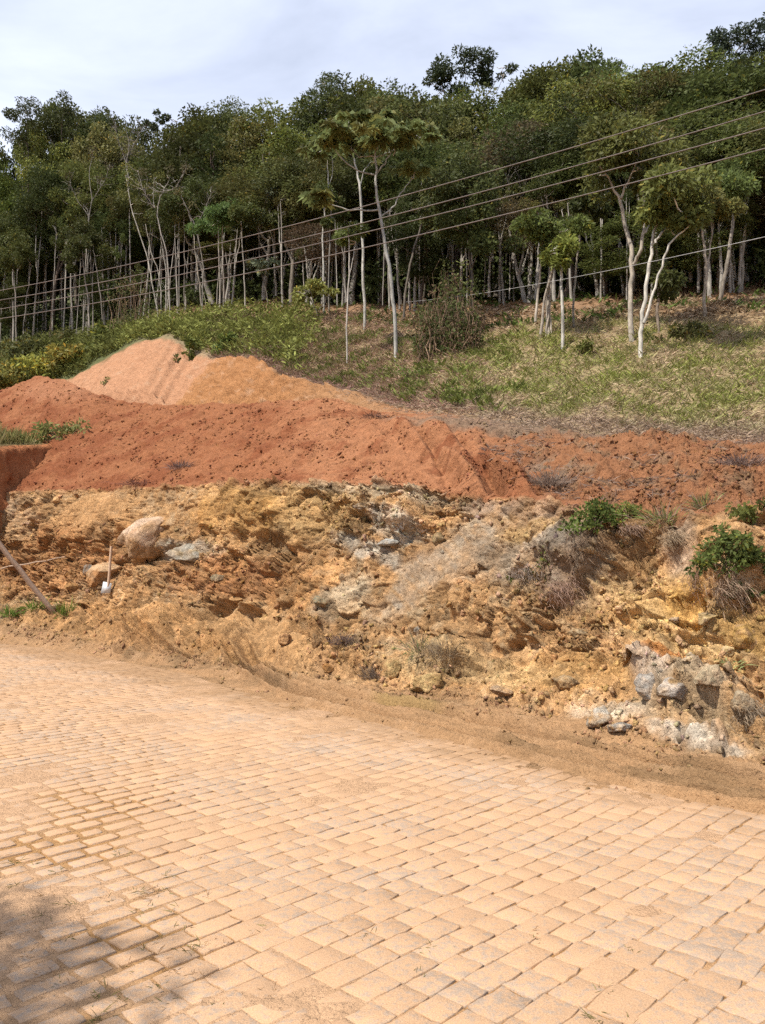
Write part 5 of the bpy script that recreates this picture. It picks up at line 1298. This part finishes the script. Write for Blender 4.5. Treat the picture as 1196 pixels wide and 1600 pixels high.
for q in range(14):
    c = np.array([r.uniform(-.9, .9), r.uniform(-.5, .5), r.uniform(.15, .6)]); w.add(np.stack([np.zeros(3), c * .5, c]), .02, .006, (0.2, 0.14, 0.09), 4, .01, r)
    lv.clump(c, .28, 34, .24, np.array((0.16, 0.18, 0.06)) * r.uniform(.7, 1.2), r, .7, asp=.35)
o = root("shrub", tp, "pale-leaved shrub at the corner where the cut terrace meets the red earth", "shrub")
obj("stems", w.mesh("stems"), M_BARK, o); obj("leaves", lv.mesh("leaves"), M_HERB, o)

# ------------------------------------------------------------------ plank, hoe, stick, cables
def box_beam(a, b, w, d, up=(0, 0, 1)):
    a = np.array(a); b = np.array(b); x = nrm(b - a); y = nrm(np.cross(np.array(up), x)); z = np.cross(x, y)
    V = np.array([p + y * sy * w / 2 + z * sz * d / 2 for p in (a, b) for sy, sz in ((-1, -1), (1, -1), (1, 1), (-1, 1))])
    F = np.array([(0, 1, 2, 3), (7, 6, 5, 4), (0, 4, 5, 1), (1, 5, 6, 2), (2, 6, 7, 3), (3, 7, 4, 0)])
    return V, F
pb, _, _ = hit(93, 955)
pt = at(-30, 800, pb[1] - .6)
seg = [pb + np.array([0, 0, -.2]) + (pt - pb) * t for t in np.linspace(0, 1, 9)]
r = np.random.default_rng(3)
Vs, Fs, off = [], [], 0
path = np.array(seg); path[1:-1] += r.normal(0, .006, (7, 3))
x = nrm(path[-1] - path[0]); y = nrm(np.cross((0, 1.0, 0), x)); z = np.cross(x, y)
ring = [(-1, -1), (1, -1), (1, 1), (-1, 1)]
V = np.array([p + y * sy * .058 * (1 + .08 * r.normal()) + z * sz * .03 for p in path for sy, sz in ring])
F = [(i * 4 + j, i * 4 + (j + 1) % 4, i * 4 + 4 + (j + 1) % 4, i * 4 + 4 + j) for i in range(8) for j in range(4)] + [(3, 2, 1, 0), (32, 33, 34, 35)]
obj("plank", arr_mesh("plank", V - pb, np.array(F), np.tile((.3, .2, .15), (len(V), 1))), M_WOOD, label="weathered grey-brown plank leaning up to the left from the road edge", cat="plank", loc=pb)
ph, _, _ = hit(170, 925)
m = ph[1] / FPX
o = root("garden_hoe", ph, "hoe standing upright in the rubble, wooden handle up and pale blade down", "hoe")
V, F = tube(np.array([(0, -.05, .12), (.02, -.05, .4), (.035, -.05, .8), (.05, -.05, 70 * m)]), np.array([.036, .035, .034, .032]), 8)
F = np.concatenate([F]); obj("handle", arr_mesh("handle", V, F, np.tile((.4, .25, .15), (len(V), 1)), True), plain_mat("pale_handle", (0.44, 0.30, 0.20), .7, 25, .25), o)
bx = np.array([(-.16, -.11, -.05), (.08, -.11, -.05), (.09, -.11, .20), (-.12, -.11, .24)])
V = np.concatenate([bx, bx + np.array([0, .012, 0])]); V[[2, 3, 6, 7], 1] += .05
F = np.array([(0, 1, 2, 3), (7, 6, 5, 4), (0, 4, 5, 1), (1, 5, 6, 2), (2, 6, 7, 3), (3, 7, 4, 0)])
bl = obj("blade", arr_mesh("blade", V, F, np.tile((.6, .6, .6), (8, 1))), M_STEEL, o)
V, F = tube(np.array([(0, -.045, .10), (0, -.05, .16), (.005, -.05, .24)]), np.array([.036, .036, .032]), 8)
obj("socket", arr_mesh("socket", V, F, np.tile((.6, .6, .6), (len(V), 1)), True), M_STEEL, o)
a, _, _ = hit(2, 895); b, _, _ = hit(104, 880)
V, F = tube(np.linspace(a + [0, -.1, .12], b + [0, -.1, .15], 8) + np.random.default_rng(2).normal(0, .02, (8, 3)), np.linspace(.028, .014, 8), 6)
obj("stick", arr_mesh("stick", V - a, F, np.tile((.25, .15, .1), (len(V), 1)), True), M_WOOD, label="thin broken branch lying on the rubble behind the leaning plank", cat="stick", loc=a)

def cable(p3, label, rad, mat, name="power_cable", s0=-.7, s1=1.7):
    """p3: three points in plan on one line at s = 0, sm, 1; the cable hangs in a parabola through them"""
    (a, b, c), sm_ = p3
    s = np.linspace(s0, s1, 90)
    z = np.polyval(np.polyfit([0, sm_, 1], [a[2], b[2], c[2]], 2), s)
    Pp = a[None] + (c - a)[None] * s[:, None]; Pp[:, 2] = z
    V, F = tube(Pp, np.full(90, rad), 6)
    obj(name, arr_mesh(name, V - Pp[45], F, np.tile((.2, .2, .2), (len(V), 1)), True), mat, label=label, cat="cable", group="overhead cables", loc=Pp[45])
def wire3(X0, D0, X1, D1, ys, xs=(1196, 596, 0)):
    out = []; sm_ = None
    for x, y in zip(xs, ys):
        ry = (800 - y) / FPX; rx = (x - 598) / FPX / (CP - ry * SP)
        s = (X0 - rx * D0) / (rx * (D1 - D0) - (X1 - X0)); D = D0 + s * (D1 - D0)
        out.append((s, at(x, y, D)))
    s0, s1 = out[0][0], out[2][0]
    return [q[1] for q in out], (out[1][0] - s0) / (s1 - s0)
for ys, lb in (((140, 315, 454), "topmost of the four parallel brown cables crossing in front of the forest"), ((174, 341, 469), "second from the top of the four parallel brown cables"),
               ((200, 357, 483), "third from the top of the four parallel brown cables"), ((232, 381, 498), "lowest of the four parallel brown cables")):
    cable(wire3(4.0, 8.0, -7.2, 14.5, ys), lb, .0072, M_CABLE)
cable(wire3(6.5, 13, .9, 33, (370, 439, 472), (1196, 867, 632)), "thin grey cable slanting down across the trunks at the right", .007, M_CABLE2, "thin_cable", -.5, 1.0)

# ------------------------------------------------------------------ weeds and twigs in the joints of the road
rb_ = np.random.default_rng(14)
lv = Leaves()
P = []
for q in range(70):
    x = rb_.uniform(-30, 330) if q < 55 else rb_.uniform(300, 1100); y = rb_.uniform(1330, 1600) if q < 55 else rb_.uniform(1400, 1600)
    p = atz(x, y, -.004); n = int(rb_.integers(5, 16)); ln = rb_.uniform(.025, .07)
    b = p + np.stack([rb_.normal(0, .02, n), rb_.normal(0, .02, n), np.zeros(n)], 1)
    col = np.array((0.16, 0.15, 0.05)) if rb_.uniform() < .6 else np.array((0.28, 0.18, 0.08))
    lv.add(b, np.stack([rb_.normal(0, 1, n), rb_.normal(0, 1, n), np.abs(rb_.normal(.35, .3, n))], 1), ln * rb_.uniform(.6, 1.4, n), .0035, col * rb_.uniform(.6, 1.3, (n, 1)), rb_, .1)
obj("joint_weeds", lv.mesh("joint_weeds"), M_GRASS, kind="stuff", label="wisps of dry grass growing in the joints of the paving", cat="weeds")
# ------------------------------------------------------------------ the roadside tree whose shade falls across the lower left corner
o = root("roadside_tree", (-7.3, -1.25, -.08), "leafy roadside tree that throws its shadow on the paving at the lower left", "tree")
r = np.random.default_rng(15); w = Wood(); lv = Leaves()
w.add([(0, 0, -.1), (.05, 0, 1.2), (.1, .1, 4.4), (.3, .3, 7.6)], .16, .05, BK_GREY, 8, 0, r)
for q in range(52):
    d = nrm(r.normal(size=3)); c = np.array([.5, .55, 8.0]) + d * np.array([1.45, 1.45, .9]) * r.uniform(.4, 1)**.5
    w.add(np.stack([(.2, .2, 6.6), (c + np.array([.2, .2, 6.6])) / 2, c]), .03, .008, BK_GREY, 5, .03, r)
    lv.clump(c, .40, 85, .17, MIDG, r, .8, asp=.4)
obj("trunk", w.mesh("trunk"), M_BARK, o); obj("crown", lv.mesh("crown"), M_LEAF, o)
